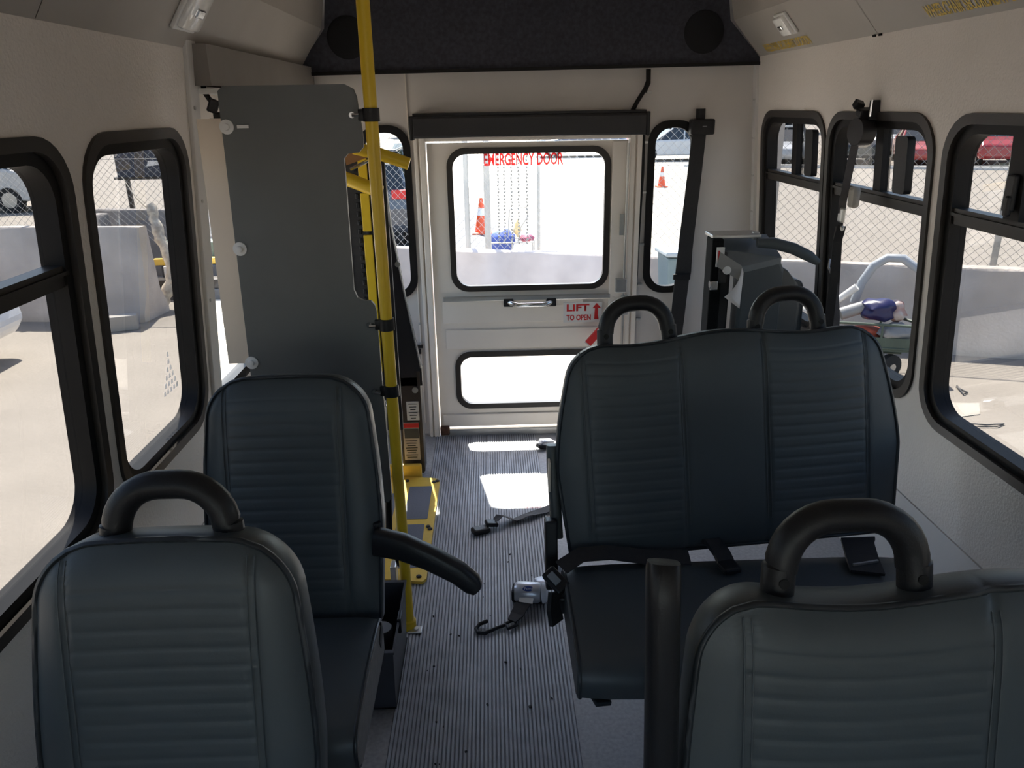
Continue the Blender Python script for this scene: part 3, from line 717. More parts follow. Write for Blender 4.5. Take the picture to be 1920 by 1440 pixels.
b = MB(); b.lathe([(.014, 0), (.014, .006)], 14, Matrix.Translation((-.365, 3.299, .44)) @ Matrix.Rotation(PI / 2, 4, 'X')); b.build('cap', ALU, lf)
b = MB(); b.box((-.381, 3.298, .338), (.058, .003, .092)); l1 = b.build('label_plate', WHITE, lf)
b = MB()
for k in range(6): b.box((-.381, 3.2955, .372 - k * .014), (.04 - (k % 3) * .008, .001, .003))
b.build('fine_print', PLAST, l1)
b = MB(); b.box((-.396, 3.298, .185), (.074, .003, .19)); l2 = b.build('label_plate', mat('label_cream', (.55, .46, .36), .6), lf)
b = MB(); b.box((-.394, 3.2955, .266), (.070, .001, .022)); b.build('warning_band', RED, l2)
b = MB(); b.box((-.394, 3.2955, .225), (.066, .001, .048)); b.build('picture', mat('label_dark', (.06, .06, .055), .5), l2)
b = MB()
for k in range(8): b.box((-.398, 3.2955, .188 - k * .012), (.055 - (k % 3) * .008, .001, .0035))
b.build('fine_print', PLAST, l2)
b = MB(); b.prism([(-.50, .40), (-.372, .42), (-.366, .735), (-.42, .74), (-.50, .72)], lambda x, z, d: V3((x, 2.36 + d, z)), 0, .05, holes=[rrect(-.396, -.380, .52, .69, .007, 3)])
b.build('control_bracket', PLAST, lf)
b = MB(); b.box((-.40, 2.345, .742), (.09, .03, .006)); b.box((-.366, 2.352, .60), (.004, .012, .24)); b.build('bracket_edge', ALU, lf)
b = MB(); b.tube([(-.40, 2.37, .5), (-.375, 2.36, .40), (-.385, 2.37, .25), (-.36, 2.40, .10)], .012, 8); b.build('hose', BLACK, lf, smooth=50)
# folded-down yellow bridge plate on the floor
bp = thing('bridge_plate', 'yellow metal bridge plate with dark grip pads on the floor beside the aisle', 'plate', (-.38, 2.9, 0))
FP = lambda x, y, d: V3((x, y, d))
b = MB(); b.prism([(-.53, 3.28), (-.298, 3.245), (-.278, 3.235), (-.268, 3.20), (-.272, 2.43), (-.285, 2.41), (-.40, 2.43), (-.53, 2.44)], FP, .006, .018); b.build('plate', YELPLATE, bp)
for y0, y1, xa, xb in ((2.865, 3.16, -.402, -.300), (2.60, 2.82, -.425, -.308), (2.50, 2.575, -.40, -.312), (2.86, 3.1, -.52, -.45)):
    b = MB(); b.prism(rrect(xa, xb, y0, y1, .006, 2), FP, .018, .020); b.build('grip_pad', mat('grip_pad_grey', (.13, .135, .16), .7, var=.1, vscale=200), bp)
for x, y in ((-.296, 3.20), (-.280, 3.21), (-.292, 2.80), (-.283, 2.78), (-.30, 2.44), (-.42, 3.22)):
    b = MB(); b.lathe([(.010, .018), (.010, .022), (.006, .025)], 10, Matrix.Translation((x, y, 0))); b.build('bolt', BROWNB, bp)
b = MB(); b.box((-.44, 3.275, .04), (.17, .02, .08), bev=.008); b.build('rear_lip', YELPLATE, bp)
b = MB(); b.box((-.388, 2.43, .045), (.022, .05, .08), bev=.004); b.build('hinge_post', ALU, bp)

# ================================================================= FLOOR CLUTTER
bl = thing('floor_belt', 'black seat belt with buckle trailing over the aisle toward the sunlit patch', 'belt', (.05, 2.83, 0))
b = MB(); b.strap([(.25, 2.955, .012), (.19, 2.915, .012), (.12, 2.87, .02), (.07, 2.845, .012), (.03, 2.845, .03), (.005, 2.83, .045), (-.015, 2.81, .03)], .046, .003, [(.4, -.9, 0)] * 2 + [(.3, -.9, .25)] * 5); b.build('webbing', mat('floor_webbing', (.045, .042, .045), .7), bl)
b = MB(); b.box((-.03, 2.80, .026), (.05, .042, .018), rot=(0, .25, .35), bev=.005); b.build('slider', PLAST, bl)
b = MB(); b.box((-.075, 2.765, .016), (.075, .045, .024), rot=(0, .1, .5), bev=.008); b.build('buckle', PLAST, bl)
rt = thing('tie_down_retractor', 'silver wheelchair tie-down retractor with a black strap and hook lying on the aisle', 'tie-down', (.1, 2.27, 0))
b = MB(); b.tube([(.050, 2.292, .045), (.062, 2.291, .045), (.132, 2.278, .047), (.142, 2.276, .047)], [.030, .036, .036, .030], 18); b.build('housing', SILVER, rt, smooth=40)
b = MB(); b.box((.10, 2.30, .03), (.12, .06, .05), rot=(0, 0, -.15), bev=.01); b.build('frame', PLAST, rt)
b = MB(); b.tube([(.150, 2.28, .045), (.166, 2.276, .047)], [.038, .030], 16); b.box((.148, 2.31, .07), (.045, .05, .016), rot=(0, 0, .4), bev=.007); b.build('release_knob', mat('pale_knob', (.62, .65, .70), .3, metal=.2), rt, smooth=40)
el = MB(); el.lathe([(1, 0), (.98, .1), (.8, .16)], 20, Matrix.Translation((.097, 2.2630, .0745)) @ Matrix.Rotation(.64, 4, 'X') @ Matrix.Diagonal((.020, .0095, .012, 1))); oo = el.build('emblem', BLUE, rt, smooth=40); oo['label'] = 'blue oval emblem'
text('lettering', 'Ford', WHITE, oo, lambda u, v: V3((.083 + u, 2.2630, .0745)) + V3((0, .80, .60)) * (v - .0045) + V3((0, -.60, .80)) * .0023, .028, .009)
b = MB(); b.strap([(.085, 2.25, .03), (.075, 2.225, .038), (.055, 2.19, .025), (.035, 2.162, .02)], [.05, .05, .046, .03], .005, (1, -.35, 0)); b.build('strap', WEB, rt)
b = MB(); b.box((.088, 2.244, .042), (.05, .02, .003), rot=(.6, 0, -.3)); b.build('strap_label', WHITE, rt)
b = MB(); b.tube([(.045, 2.175, .014), (.012, 2.155, .014), (.022, 2.128, .014), (.052, 2.146, .014), (.046, 2.174, .014)], .0055, 8)
b.tube([(.014, 2.150, .014), (-.02, 2.133, .013), (-.055, 2.112, .012), (-.078, 2.116, .012), (-.085, 2.136, .012), (-.072, 2.155, .016), (-.045, 2.163, .022)], .0065, 8); b.build('hook', PLAST, rt, smooth=50)
b = MB()
for _ in range(26):
    x = random.uniform(-.25, .2); y = random.uniform(1.45, 2.6); s_ = random.uniform(.002, .0055)
    b.box((x, y, .0048 + s_ * .4), (s_ * 1.6, s_, s_ * .8), rot=(0, 0, random.uniform(0, 3)))
tag(b.build('grit', BLACK), 'scattered dark crumbs of grit on the aisle floor', 'debris', kind='stuff')
mt = thing('tie_down_buckle', 'silver tie-down fitting on the floor by the rear door behind the bench', 'tie-down', (.25, 3.6, 0))
b = MB(); b.box((.255, 3.60, .022), (.075, .05, .038), rot=(0, .2, .5), bev=.01); b.build('housing', SILVER, mt)
b = MB(); b.box((.228, 3.57, .018), (.05, .035, .02), rot=(0, .3, .5), bev=.005); b.build('latch_plate', PLAST, mt)

# ================================================================= BELTS ON THE WALLS
ra = thing('shoulder_belt', 'black shoulder belt hanging from its height adjuster on the rear wall', 'seat belt', (.98, 3.74, .4))
b = MB(); b.box((.993, 3.745, 1.545), (.112, .055, .07), bev=.008); b.build('reel_cover', PLAST, ra)
b = MB(); b.tube([(.990, 3.765, 1.56), (.989, 3.765, 1.625)], .022, 14, sx=.6); b.build('upper_mount', PLAST, ra, smooth=40)
b = MB(); b.strap([(.980, 3.735, 1.52), (.968, 3.735, 1.30), (.952, 3.735, 1.05), (.940, 3.735, .84), (.925, 3.735, .55), (.915, 3.735, .30)], [.066, .068, .070, .072, .066, .06], .004, (1, 0, 0)); b.build('webbing', WEB, ra)
b = MB(); b.box((.936, 3.728, .843), (.085, .014, .03), bev=.004); b.build('slider', PLAST, ra)
b = MB(); b.box((1.0, 3.7165, 1.548), (.02, .001, .004)); b.build('print', mat('print_grey', (.3, .3, .32), .5), ra)
rb = thing('belt_reel', 'black belt reel hanging from a wall bracket over the right side window', 'belt reel', (1.2, 2.6, 1.56))
b = MB(); b.cyl((1.192, 2.597, 1.553), (1.24, 2.605, 1.553), .043, 24); b.build('reel', PLAST, rb, smooth=40)
b = MB(); b.cyl((1.232, 2.64, 1.55), (1.25, 2.645, 1.55), .05, 20); b.build('reel_plate', ALU, rb, smooth=40)
b = MB(); b.box((1.225, 2.612, 1.61), (.05, .04, .03), bev=.006, rot=(.3, 0, 0)); b.box((1.21, 2.635, 1.635), (.03, .03, .025), bev=.004, rot=(.5, .3, 0)); b.box((1.24, 2.58, 1.62), (.035, .018, .06), bev=.004); b.build('bracket', PLAST, rb)
b = MB(); b.cyl((1.225, 2.575, 1.60), (1.225, 2.575, 1.65), .004, 8); b.build('bolt', CHROME, rb)
b = MB(); b.strap([(1.20, 2.603, 1.51), (1.195, 2.61, 1.42), (1.19, 2.615, 1.33), (1.19, 2.612, 1.29)], .024, .003, (1, -.3, 0)); b.build('upper_strap', GREYWEB, rb)
b = MB(); b.box((1.215, 2.592, 1.345), (.03, .045, .07), bev=.012); b.build('wall_pad', mat('pale_pad', (.42, .40, .36), .6), rb)
b = MB(); b.box((1.19, 2.612, 1.285), (.016, .034, .05), bev=.006); b.box((1.19, 2.604, 1.235), (.014, .03, .03), bev=.005); b.build('buckle', ALU, rb)
b = MB(); b.strap([(1.19, 2.615, 1.245), (1.195, 2.63, 1.18), (1.20, 2.63, 1.05), (1.21, 2.60, .93), (1.21, 2.58, .75)], .028, .003, (1, -.3, 0)); b.build('lower_strap', GREYWEB, rb)
b = MB(); b.strap([(1.19, 2.60, 1.25), (1.17, 2.575, 1.20), (1.165, 2.555, 1.10), (1.165, 2.55, .95), (1.165, 2.545, .75)], .028, .003, (1, -.3, 0)); b.build('lower_strap', WEB, rb)
b = MB(); b.tube([(1.19, 2.66, 1.125), (1.18, 2.64, 1.10), (1.175, 2.60, 1.085), (1.165, 2.56, 1.07)], .004, 6); b.build('retaining_clip', ALU, rb)

# ================================================================= FOLDED SEAT IN THE REAR CORNER
fs = thing('folded_seat', 'folded grey flip seat standing against the right rear corner', 'seat', (1.05, 3.05, 0))
b = MB(); b.box((.868, 2.965, .80), (.045, .09, .72), bev=.006); b.build('mechanism_plate', mat('mech_plate_black', (.008, .008, .008), .8, spec=.1), fs)
b = MB(); b.box((.905, 2.98, .74), (.05, .08, .60), bev=.006); b.box((.89, 2.96, 1.05), (.03, .10, .12), bev=.004); b.build('mechanism_arm', mat('mech_black', (.012, .011, .012), .4), fs)
b = MB(); b.box((.945, 3.0, 1.164), (.19, .11, .014), bev=.003); b.box((1.03, 2.985, 1.16), (.025, .02, .03), bev=.003); b.build('top_plate', ALU, fs)['label'] = 'flat grey metal plate on top'
b = MB()
sec = lambda y, k: [V3((x, y + dy, z)) for x, dy, z in ((.868, .16 - .03 * k, 1.135), (.905, .17, 1.150), (1.02, .17, 1.150), (1.085, .03, 1.115), (1.09, 0, 1.10), (.975, 0, 1.075), (.965, 0, 1.06))]
b.prism([(.955, .55), (1.12, .56), (1.125, 1.04), (1.105, 1.085), (.985, 1.060), (.958, 1.035)], lambda x, z, d: V3((x, 2.90 + d, z)), 0, .10)
b.build('seat_cushion', VINYL, fs, bev=.012)
b = MB()
top = [V3((.955, 2.895, 1.055)), V3((1.108, 2.895, 1.09)), V3((1.115, 3.10, 1.145)), V3((.92, 3.12, 1.155)), V3((.87, 2.97, 1.115))]
low = [p + V3((0, .004, -.025)) for p in top]
v = b.quadgrid([top, low], True); b.bm.faces.new(v[0]); b.bm.faces.new(v[1][::-1]); b.build('cushion_top', mat('vinyl_worn', (.17, .185, .195), .5, var=.1), fs)
b = MB(); b.prism([(.86, 1.06), (.955, 1.00), (.957, 1.06), (.87, 1.115)], lambda x, z, d: V3((x, 2.893 + d, z)), 0, .02); b.build('cushion_edge', mat('vinyl_edge', (.28, .27, .255), .6), fs)
b = MB(); b.prism([(1.12, .55), (1.215, .55), (1.222, .88), (1.205, .97), (1.155, 1.03), (1.115, 1.055)], lambda x, z, d: V3((x, 2.94 + d, z)), 0, .10); b.build('backrest', mat('vinyl_brownish', (.085, .085, .08), .5), fs, bev=.015)
b = MB(); b.prism([(1.20, .55), (1.262, .55), (1.262, .90), (1.250, .965), (1.21, .985)], lambda x, z, d: V3((x, 3.0 + d, z)), 0, .08); b.build('back_bolster', VINYL, fs, bev=.015)
b = MB(); arm_loft(b, [(1.02, 2.93, 1.142), (1.08, 2.92, 1.140), (1.15, 2.90, 1.122), (1.21, 2.89, 1.093), (1.243, 2.885, 1.070)], .05, [.034, .042, .044, .042, .026], (0, 1, 0)); b.build('armrest', VINYL, fs, smooth=50)
b = MB(); b.tube([(1.06, 2.95, 1.10), (1.10, 2.95, 1.05), (1.13, 2.95, .98)], .010, 8); b.build('arm_support', BROWNB, fs)
b = MB(); b.box((.872, 2.90, 1.095), (.03, .004, .075)); q_ = b.build('warning_label', WHITE, fs); q_['label'] = 'white label with red marks'
b = MB(); b.box((.866, 2.8975, 1.09), (.006, .001, .06)); b.box((.876, 2.8975, 1.095), (.016, .001, .012)); b.build('mark', RED, q_)
b = MB(); b.lathe([(.016, 0), (.016, .01), (.007, .012)], 14, Matrix.Translation((.90, 2.90, 1.045)) @ Matrix.Rotation(PI / 2, 4, 'X')); b.build('pivot_washer', WHITE, fs)
b = MB(); b.box((.855, 2.90, .985), (.03, .01, .035), bev=.003); b.cyl((.838, 2.90, .99), (.842, 2.90, .99), .014, 10); b.build('catch', CHROME, fs)
tg = thing('paper_tag', 'curled white paper tag hanging from the folded seat in the corner', 'tag', (.93, 2.885, .9))
b = MB(); rows = []
for i in range(9):
    t = i / 8; rows.append([V3((.955 - t * .068 + 0.012 * math.sin(t * 3), 2.888 - .03 * math.sin(t * 2.2), 1.055 - t * .108)), V3((.962 - t * .004, 2.886, 1.035 - t * .14))])
b.quadgrid(rows); o = b.build('paper', mat('paper_white', (.78, .74, .70), .7), tg, smooth=60)
sl = o.modifiers.new('thickness', 'SOLIDIFY'); sl.thickness = .0012

# left bay wiring
wr = thing('wire_harness', 'black wire harness hanging below the left cove beside the wall trim', 'cable', (-.83, 2.42, 1.7))
b = MB(); b.tube([(-.832, 2.43, 1.81), (-.834, 2.43, 1.75), (-.828, 2.435, 1.70), (-.815, 2.44, 1.675)], .008, 8); b.build('cable_run', BLACK, wr, smooth=50)
b = MB(); b.box((-.812, 2.44, 1.665), (.03, .03, .04), bev=.005, rot=(0, .4, .3)); b.box((-.80, 2.44, 1.638), (.028, .02, .02), bev=.004); b.build('connector', PLAST, wr)
b = MB(); b.box((-.812, 2.445, 1.628), (.03, .015, .006)); b.build('clip', ALU, wr)

# ================================================================= OUTSIDE
G = -0.8
b = MB(); b.box((0, 60, G - .1), (320, 360, .2)); gr = struct(b.build('ground', CONC), 'pale sunlit concrete yard around the bus', 'ground')
b = MB(); b.prism([(-2.2, 13.0), (.6, 13.0), (.8, 14.2), (-.3, 18.6), (-2.4, 18.6)], lambda x, y, d: V3((x, y, G + d)), .002, .006); o = b.build('dark_ground_patch', DKGREY, gr); o['label'] = 'dark ground patch beyond the rear barrier'  # flat patch, darker than the yard around it
b = MB(); b.prism([(8, 32.6), (26, 24.6), (26, 25.0), (8, 33.0)], lambda x, y, d: V3((x, y, G + d)), 0, .10); b.build('kerb', WHITE, gr)
def barrier(name, a, c, h, label, group=None, m=BARR):
    a = V3((a[0], a[1], G)); c = V3((c[0], c[1], G)); t = (c - a).normalized(); n = V3((-t.y, t.x, 0)); L = (c - a).length
    sec = [(-.30, 0), (-.30, .09), (-.16, .34), (-.09, h - .02), (-.07, h), (.07, h), (.09, h - .02), (.16, .34), (.30, .09), (.30, 0)]
    rows = []
    for i in range(int(L / .25) + 2):
        p = a + t * L * min(1, i / (int(L / .25) + 1))
        rows.append([p + n * (q[0] + random.uniform(-.004, .004)) + V3((0, 0, max(0, q[1] + (random.uniform(-.006, .006) if q[1] > .2 else 0)))) for q in sec])
    b = MB(); v = b.quadgrid(rows, True); b.bm.faces.new(v[0][::-1]); b.bm.faces.new(v[-1])
    return tag(b.build(name, m, smooth=35), label, 'barrier', group)
barrier('concrete_barrier', (2.7, 8.25), (6.0, 7.18), .85, 'long concrete barrier seen through the right side windows')
barrier('concrete_barrier', (6.06, 7.16), (10.5, 5.7), .85, 'concrete barrier continuing right beyond the right window edge')
barrier('concrete_barrier', (-2.9, 10.0), (2.64, 8.28), .85, 'low concrete barrier outside the emergency door', None, mat('barrier_glare_tone', (.40, .34, .305), .85, var=.12, vscale=3))  # concrete tone chosen to imitate glare through the clear door glass
barrier('concrete_barrier', (-9.5, 10.25), (-4.28, 9.65), 1.14, 'grey concrete barrier with a small block at its foot outside the left windows')
SHADEBARR = mat('shaded_barrier_concrete', (0.24, 0.22, 0.205), .85, var=.2, vscale=3)  # shade on the back barriers put into a darker concrete colour
barrier('concrete_barrier', (-6.25, 11.15), (-6.05, 12.35), .99, 'short shade-toned concrete barrier running away behind the front left barrier', None, SHADEBARR)
barrier('concrete_barrier', (-6.35, 12.85), (-3.3, 12.1), 1.0, 'shade-toned concrete barrier standing back on the left behind the leaning log', None, SHADEBARR)
b = MB(); b.box((-4.43, 9.05, G + .09), (.30, .16, .18), rot=(0, 0, .35), bev=.008); tag(b.build('concrete_block', mat('block_concrete', (.36, .34, .31), .9)), 'small concrete block lying before the end of the left barrier', 'block')
# leaning dead trunk
lg = thing('leaning_log', 'pale dead log leaning over the barriers outside the left window', 'trunk', (-4.3, 10.1, G))
b = MB()
pth = [(-4.42, 9.98, -.76), (-4.33, 10.0, -.66), (-4.22, 10.05, -.48), (-4.19, 10.1, -.30), (-4.23, 10.15, -.12), (-4.30, 10.2, .05), (-4.36, 10.25, .22), (-4.40, 10.3, .38), (-4.43, 10.35, .52)]
sub = []
for i in range(len(pth) - 1):
    for k in range(4): p = V3(pth[i]).lerp(V3(pth[i + 1]), k / 4); sub.append(p + V3((random.uniform(-.012, .012), 0, 0)))
sub.append(V3(pth[-1]))
b.tube(sub, [random.uniform(.075, .095) - .0008 * i for i in range(len(sub))], 10); b.build('trunk', BARK, lg, smooth=60)
b = MB(); b.tube([(-4.22, 10.02, -.46), (-4.12, 9.98, -.40), (-4.09, 9.98, -.36)], [.03, .02, .012], 6); b.tube([(-4.42, 10.3, .44), (-4.62, 10.4, .60), (-4.85, 10.6, .86)], [.012, .008, .004], 6); b.build('branch', BARK, lg)
# debris behind the barrier
for (c, d, rz, m, nm, lb, ct) in (((-4.35, 11.02, -.345), (.9, .10, .09), .06, YELPLATE, 'yellow_beam', 'yellow beam lying in the scrap behind the left barrier', 'beam'),
        ((-4.4, 10.86, -.48), (.42, .06, .20), .1, WHITE, 'white_board', 'broken white board in the scrap behind the left barrier', 'board'),
        ((-4.3, 10.68, -.59), (1.1, .20, .13), 0, BROWNB, 'dark_plank', 'dark plank under the scrap behind the left barrier', 'plank'),
        ((-4.3, 11.3, -.25), (.9, .3, .29), 0.0, GREENM, 'green_crate', 'green crate on the scrap behind the left barrier', 'crate')):
    b = MB(); b.box(c, d, rot=(0, 0, rz), bev=.01); tag(b.build(nm, m), lb, ct)
b = MB(); b.box((-4.3, 11.02, -.73), (1.2, .96, .14), bev=.01); b.box((-4.25, 11.2, -.53), (.9, .5, .26), bev=.02); tag(b.build('pallet_stack', DKGREY), 'dark pallets carrying the scrap behind the left barrier', 'pallet')
# upright dark panel on legs
fp = thing('sign_frame', 'dark blue panel standing on two posts beyond the left fence', 'panel', (-6.5, 15.2, G))
b = MB(); b.box((-6.15, 15.2, .98), (1.75, .06, .96), bev=.01); b.build('board', mat('navy_board', (.035, .042, .065), .5, var=.2), fp)
b = MB(); b.box((-6.15, 15.17, .49), (1.85, .10, .05)); b.build('lower_rail', BROWNB, fp)
for x in (-6.86, -6.15, -5.4): b = MB(); b.box((x, 15.2, -.15), (.07, .07, 1.3)); b.build('post', BROWNB, fp)
b = MB(); b.prism([(-6.45, .70), (-6.05, .74), (-6.0, .84), (-6.15, .80), (-6.4, .80)], lambda x, z, d: V3((x, 15.165 + d, z)), 0, .004); b.build('white_mark', WHITE, fp)

# chain link fences: posts, top wires, diamond mesh
def fence(a, c, z0, z1, label, pitch=.095, post_step=3.0, phase=.5):
    a = V3((a[0], a[1], 0)); c = V3((c[0], c[1], 0)); L = (c - a).length; t = (c - a) / L; n = V3((-t.y, t.x, 0))
    f = thing('chain_link_fence', label, 'fence', (a.x, a.y, G))
    bm = bmesh.new(); r_ = .0024; H_ = z1 - z0
    for sgn in (1, -1):
        k = -int(H_ / pitch) - 1
        while k * pitch < L + H_:
            s0 = k * pitch if sgn > 0 else k * pitch + H_
            s1 = s0 + H_ * sgn
            za, zb = z0, z1; A_, B_ = s0, s1
            k += 1
            if max(A_, B_) < 0 or min(A_, B_) > L: continue
            def clip(s_, z_, so, zo):
                if s_ < 0: return 0, z_ + (zo - z_) * (0 - s_) / (so - s_)
                if s_ > L: return L, z_ + (zo - z_) * (L - s_) / (so - s_)
                return s_, z_
            A2, za2 = clip(A_, za, B_, zb); B2, zb2 = clip(B_, zb, A_, za)
            p, q = a + t * A2 + V3((0, 0, za2)), a + t * B2 + V3((0, 0, zb2))
            d = (q - p)
            if d.length < .01: continue
            d.normalize(); u = d.cross(n).normalized()
            vs_ = []
            for e in (p, q):
                for w_ in (u, n * .87 - u * .5, -n * .87 - u * .5): vs_.append(bm.verts.new(e + w_ * r_))
            for i in range(3): bm.faces.new((vs_[i], vs_[(i + 1) % 3], vs_[3 + (i + 1) % 3], vs_[3 + i]))
    me = bpy.data.meshes.new('wire_mesh'); me.from_pydata([], [], []); bm.to_mesh(me); bm.free(); me.materials.append(GALV)
    o = bpy.data.objects.new('wire_mesh', me); COL.objects.link(o); o.parent = f; me.transform(WM(f).inverted()); o['kind'] = 'stuff'
    s_ = phase
    while s_ < L:
        p = a + t * s_; b = MB(); b.cyl((p.x, p.y, G), (p.x, p.y, z1 + .1), .032, 10); b.build('post', GALV, f, smooth=40); s_ += post_step
    for z in (z1, (z0 + z1) / 2 + .1):
        b = MB(); b.tube([a + V3((0, 0, z)), c + V3((0, 0, z))], .010 if z == z1 else .004, 6); b.build('rail_wire', GALV, f)
    return f
fence((2.5, 8.75), (7.5, 7.15), -.1, 1.9, 'chain-link fence above the barrier outside the right side windows', phase=2.9)
fence((-3.2, 10.55), (2.45, 8.77), -.1, 1.9, 'chain-link fence behind the barrier outside the rear door', phase=3.05)
fence((-11.5, 10.85), (-3.5, 10.75), -.05, 2.0, 'chain-link fence standing on the left beyond the first barrier', phase=2.35, post_step=3.2)
# fence slats hanging as chains beyond the door
for i, x in enumerate((.10, .175, .265, .35, .455)):
    b = MB()
    for k in range(34):
        z = .02 + k * .042
        b.box((x + .004 * math.sin(k * 2.1 + i), 9.75, z), (.020, .012, .028), rot=(0, .5 if k % 2 else -.5, 0))
    tag(b.build('hanging_chain', mat('chain_dark', (.16, .16, .15), .6), None), ('leftmost', 'second from the left', 'middle', 'second from the right', 'rightmost')[i] + ' of five dark chains hanging behind the fence outside the emergency door', 'chain', 'five hanging chains outside the emergency door')
b = MB(); b.box((.28, 9.75, 1.46), (.6, .05, .05)); b.cyl((-.04, 9.75, G), (-.04, 9.75, 1.5), .04, 12); b.cyl((.60, 9.75, G), (.60, 9.75, 1.5), .02, 12); tag(b.build('chain_rack', GALV), 'grey steel rack carrying the hanging chains outside the emergency door', 'rack')
# junk beside it: a cart with a blue sack
jk = thing('wire_cart', 'small wire cart holding a blue sack behind the fence outside the emergency door', 'cart', (.3, 11, G))
b = MB()
for z in (-.15, -.40, -.7):
    b.tube([(-.02, 10.8, z), (.60, 10.8, z), (.60, 11.2, z), (-.02, 11.2, z)], .010, 6, closed=True)
for x, y in ((-.02, 10.8), (.60, 10.8), (.60, 11.2), (-.02, 11.2), (.29, 10.8), (.29, 11.2)): b.cyl((x, y, G + .02), (x, y, -.12), .009, 6)
b.tube([(.24, 10.9, -.15), (.26, 10.9, .30), (.50, 10.9, .33), (.52, 10.9, .2), (.42, 10.9, .05), (.38, 10.9, -.15)], .012, 6); b.build('wire_basket', GALV, jk)
def blob(name, c, d, m, parent, seed=1, label=None):
    rnd = random.Random(seed); bb = bmesh.new(); bmesh.ops.create_icosphere(bb, subdivisions=3, radius=1)
    ph = [rnd.uniform(0, 6) for _ in range(6)]
    for v in bb.verts:
        k = 1 + .13 * math.sin(4 * v.co.x + ph[0]) * math.cos(3.3 * v.co.y + ph[1]) + .10 * math.sin(5 * v.co.z + ph[2]) + .07 * math.sin(9 * v.co.x + 7 * v.co.z + ph[3]) + .05 * math.sin(17 * v.co.x - 13 * v.co.y + ph[4]) + rnd.uniform(-.035, .035)
        v.co = V3((c[0] + v.co.x * d[0] * k, c[1] + v.co.y * d[1] * k, c[2] + v.co.z * d[2] * k))
    b = MB(); b.merge(bb); o = b.build(name, m, parent, smooth=70)
    if label: o['label'] = label
    return o
blob('sack', (.17, 11, -.16), (.17, .15, .20), mat('blue_fabric', (.03, .06, .25), .7), jk, 2, 'blue sack')
blob('rag', (.50, 11, -.12), (.10, .1, .06), mat('maroon_fabric', (.25, .05, .09), .7), jk, 3, 'maroon rag')
blob('jug', (.37, 10.95, .02), (.06, .06, .11), mat('tan_plastic', (.55, .42, .20), .5), jk, 4, 'tan jug')
b = MB(); b.box((.46, 10.79, -.27), (.22, .02, .16), bev=.004); b.build('white_panel', WHITE, jk)

def cone(x, y, h, label, z=G, group=None):
    c = thing('traffic_cone', label, 'cone', (x, y, z))
    b = MB(); b.lathe([(h * .20, .03), (h * .055, h * .96), (h * .04, h)], 16, Matrix.Translation((x, y, z))); b.build('cone_body', ORANGE, c, smooth=40)
    b = MB(); b.lathe([(h * .125, h * .52), (h * .093, h * .72)], 16, Matrix.Translation((x, y, z)) @ Matrix.Diagonal((1.04, 1.04, 1, 1))); b.build('reflective_band', WHITE, c, smooth=40)
    b = MB(); b.box((x, y, z + .02), (h * .55, h * .55, .04), bev=.01); b.build('base', ORANGE, c)
    return c
cone(5.35, 24.5, .62, 'orange traffic cone on the bare yard seen through the narrow rear window')
cone(-.19, 15.9, .72, 'orange traffic cone on dark ground seen through the emergency door')
# wheelie bin outside the rear window
wb = thing('wheelie_bin', 'grey-blue wheelie bin with a hinged lid outside the narrow right rear window', 'bin', (2.05, 8.05, G))
b = MB(); b.box((2.02, 7.9, -.29), (.50, .50, .94), taper=.8, bev=.02); b.build('body', mat('bin_blue_grey', (.13, .18, .20), .5), wb)
b = MB(); b.box((2.02, 7.88, .20), (.56, .58, .05), bev=.015, rot=(-.06, .05, 0)); b.build('lid', mat('bin_lid', (.36, .40, .43), .5), wb)
b = MB(); b.lathe([(.03, 0), (.03, .005)], 12, Matrix.Translation((2.0, 7.675, -.05)) @ Matrix.Rotation(PI / 2, 4, 'X')); b.build('badge', WHITE, wb)
for s_ in (-1, 1): b = MB(); b.cyl((2.02 + s_ * .22, 8.04, G + .1), (2.02 + s_ * .26, 8.04, G + .1), .1, 14); b.build('wheel', TYRE, wb)

# garden cart full of scrap on the right
gc = thing('garden_cart', 'green steel garden cart piled with pipes and bags outside the right window', 'cart', (3.75, 6.9, G))
def RT(p): return V3((3.46 + p[0] * .70 - p[1] * .30, 6.95 + p[0] * -.24 + p[1] * .95, G + p[2]))
b = MB()
def bar(p, q, r_): b.tube([RT(p), RT(q)], r_, 6)
for z in (.30, .52):
    for p, q in (((-.55, -.3, z), (.55, -.3, z)), ((.55, -.3, z), (.55, .3, z)), ((.55, .3, z), (-.55, .3, z)), ((-.55, .3, z), (-.55, -.3, z))): bar(p, q, .014)
for x in (-.55, 0, .55):
    for y in (-.3, .3): bar((x, y, .28), (x, y, .53), .012)
b.build('basket_frame', GREENM, gc)
b = MB(); b.prism([(-.55, -.3), (.55, -.3), (.55, .3), (-.55, .3)], lambda x, y, d: RT((x, y, d)), .27, .29); b.prism([(-.55, .29), (.55, .29), (.55, .40), (-.55, .40)], lambda x, z, d: RT((x, -.305 + d, z)), 0, .01); b.build('bed', GREENM, gc)
for x in (-.45, .20):
    for y in (-.24, .24):
        b = MB(); p, q = RT((x, y - .04, .115)), RT((x, y + .04, .115)); b.tube([p, p.lerp(q, .15), p.lerp(q, .85), q], [.085, .115, .115, .085], 20); w_ = b.build('wheel', TYRE, gc, smooth=40)
        b = MB(); b.tube([RT((x, y - .046, .115)), RT((x, y + .046, .115))], .035, 12); b.build('hub', ALU, w_)
b = MB(); b.tube([RT((-.55, 0, .2)), RT((.55, 0, .2))], .02, 6); b.tube([RT((-.45, -.24, .115)), RT((-.45, .24, .115))], .014, 6); b.tube([RT((.20, -.24, .115)), RT((.20, .24, .115))], .014, 6); b.build('axle', GREENM, gc)
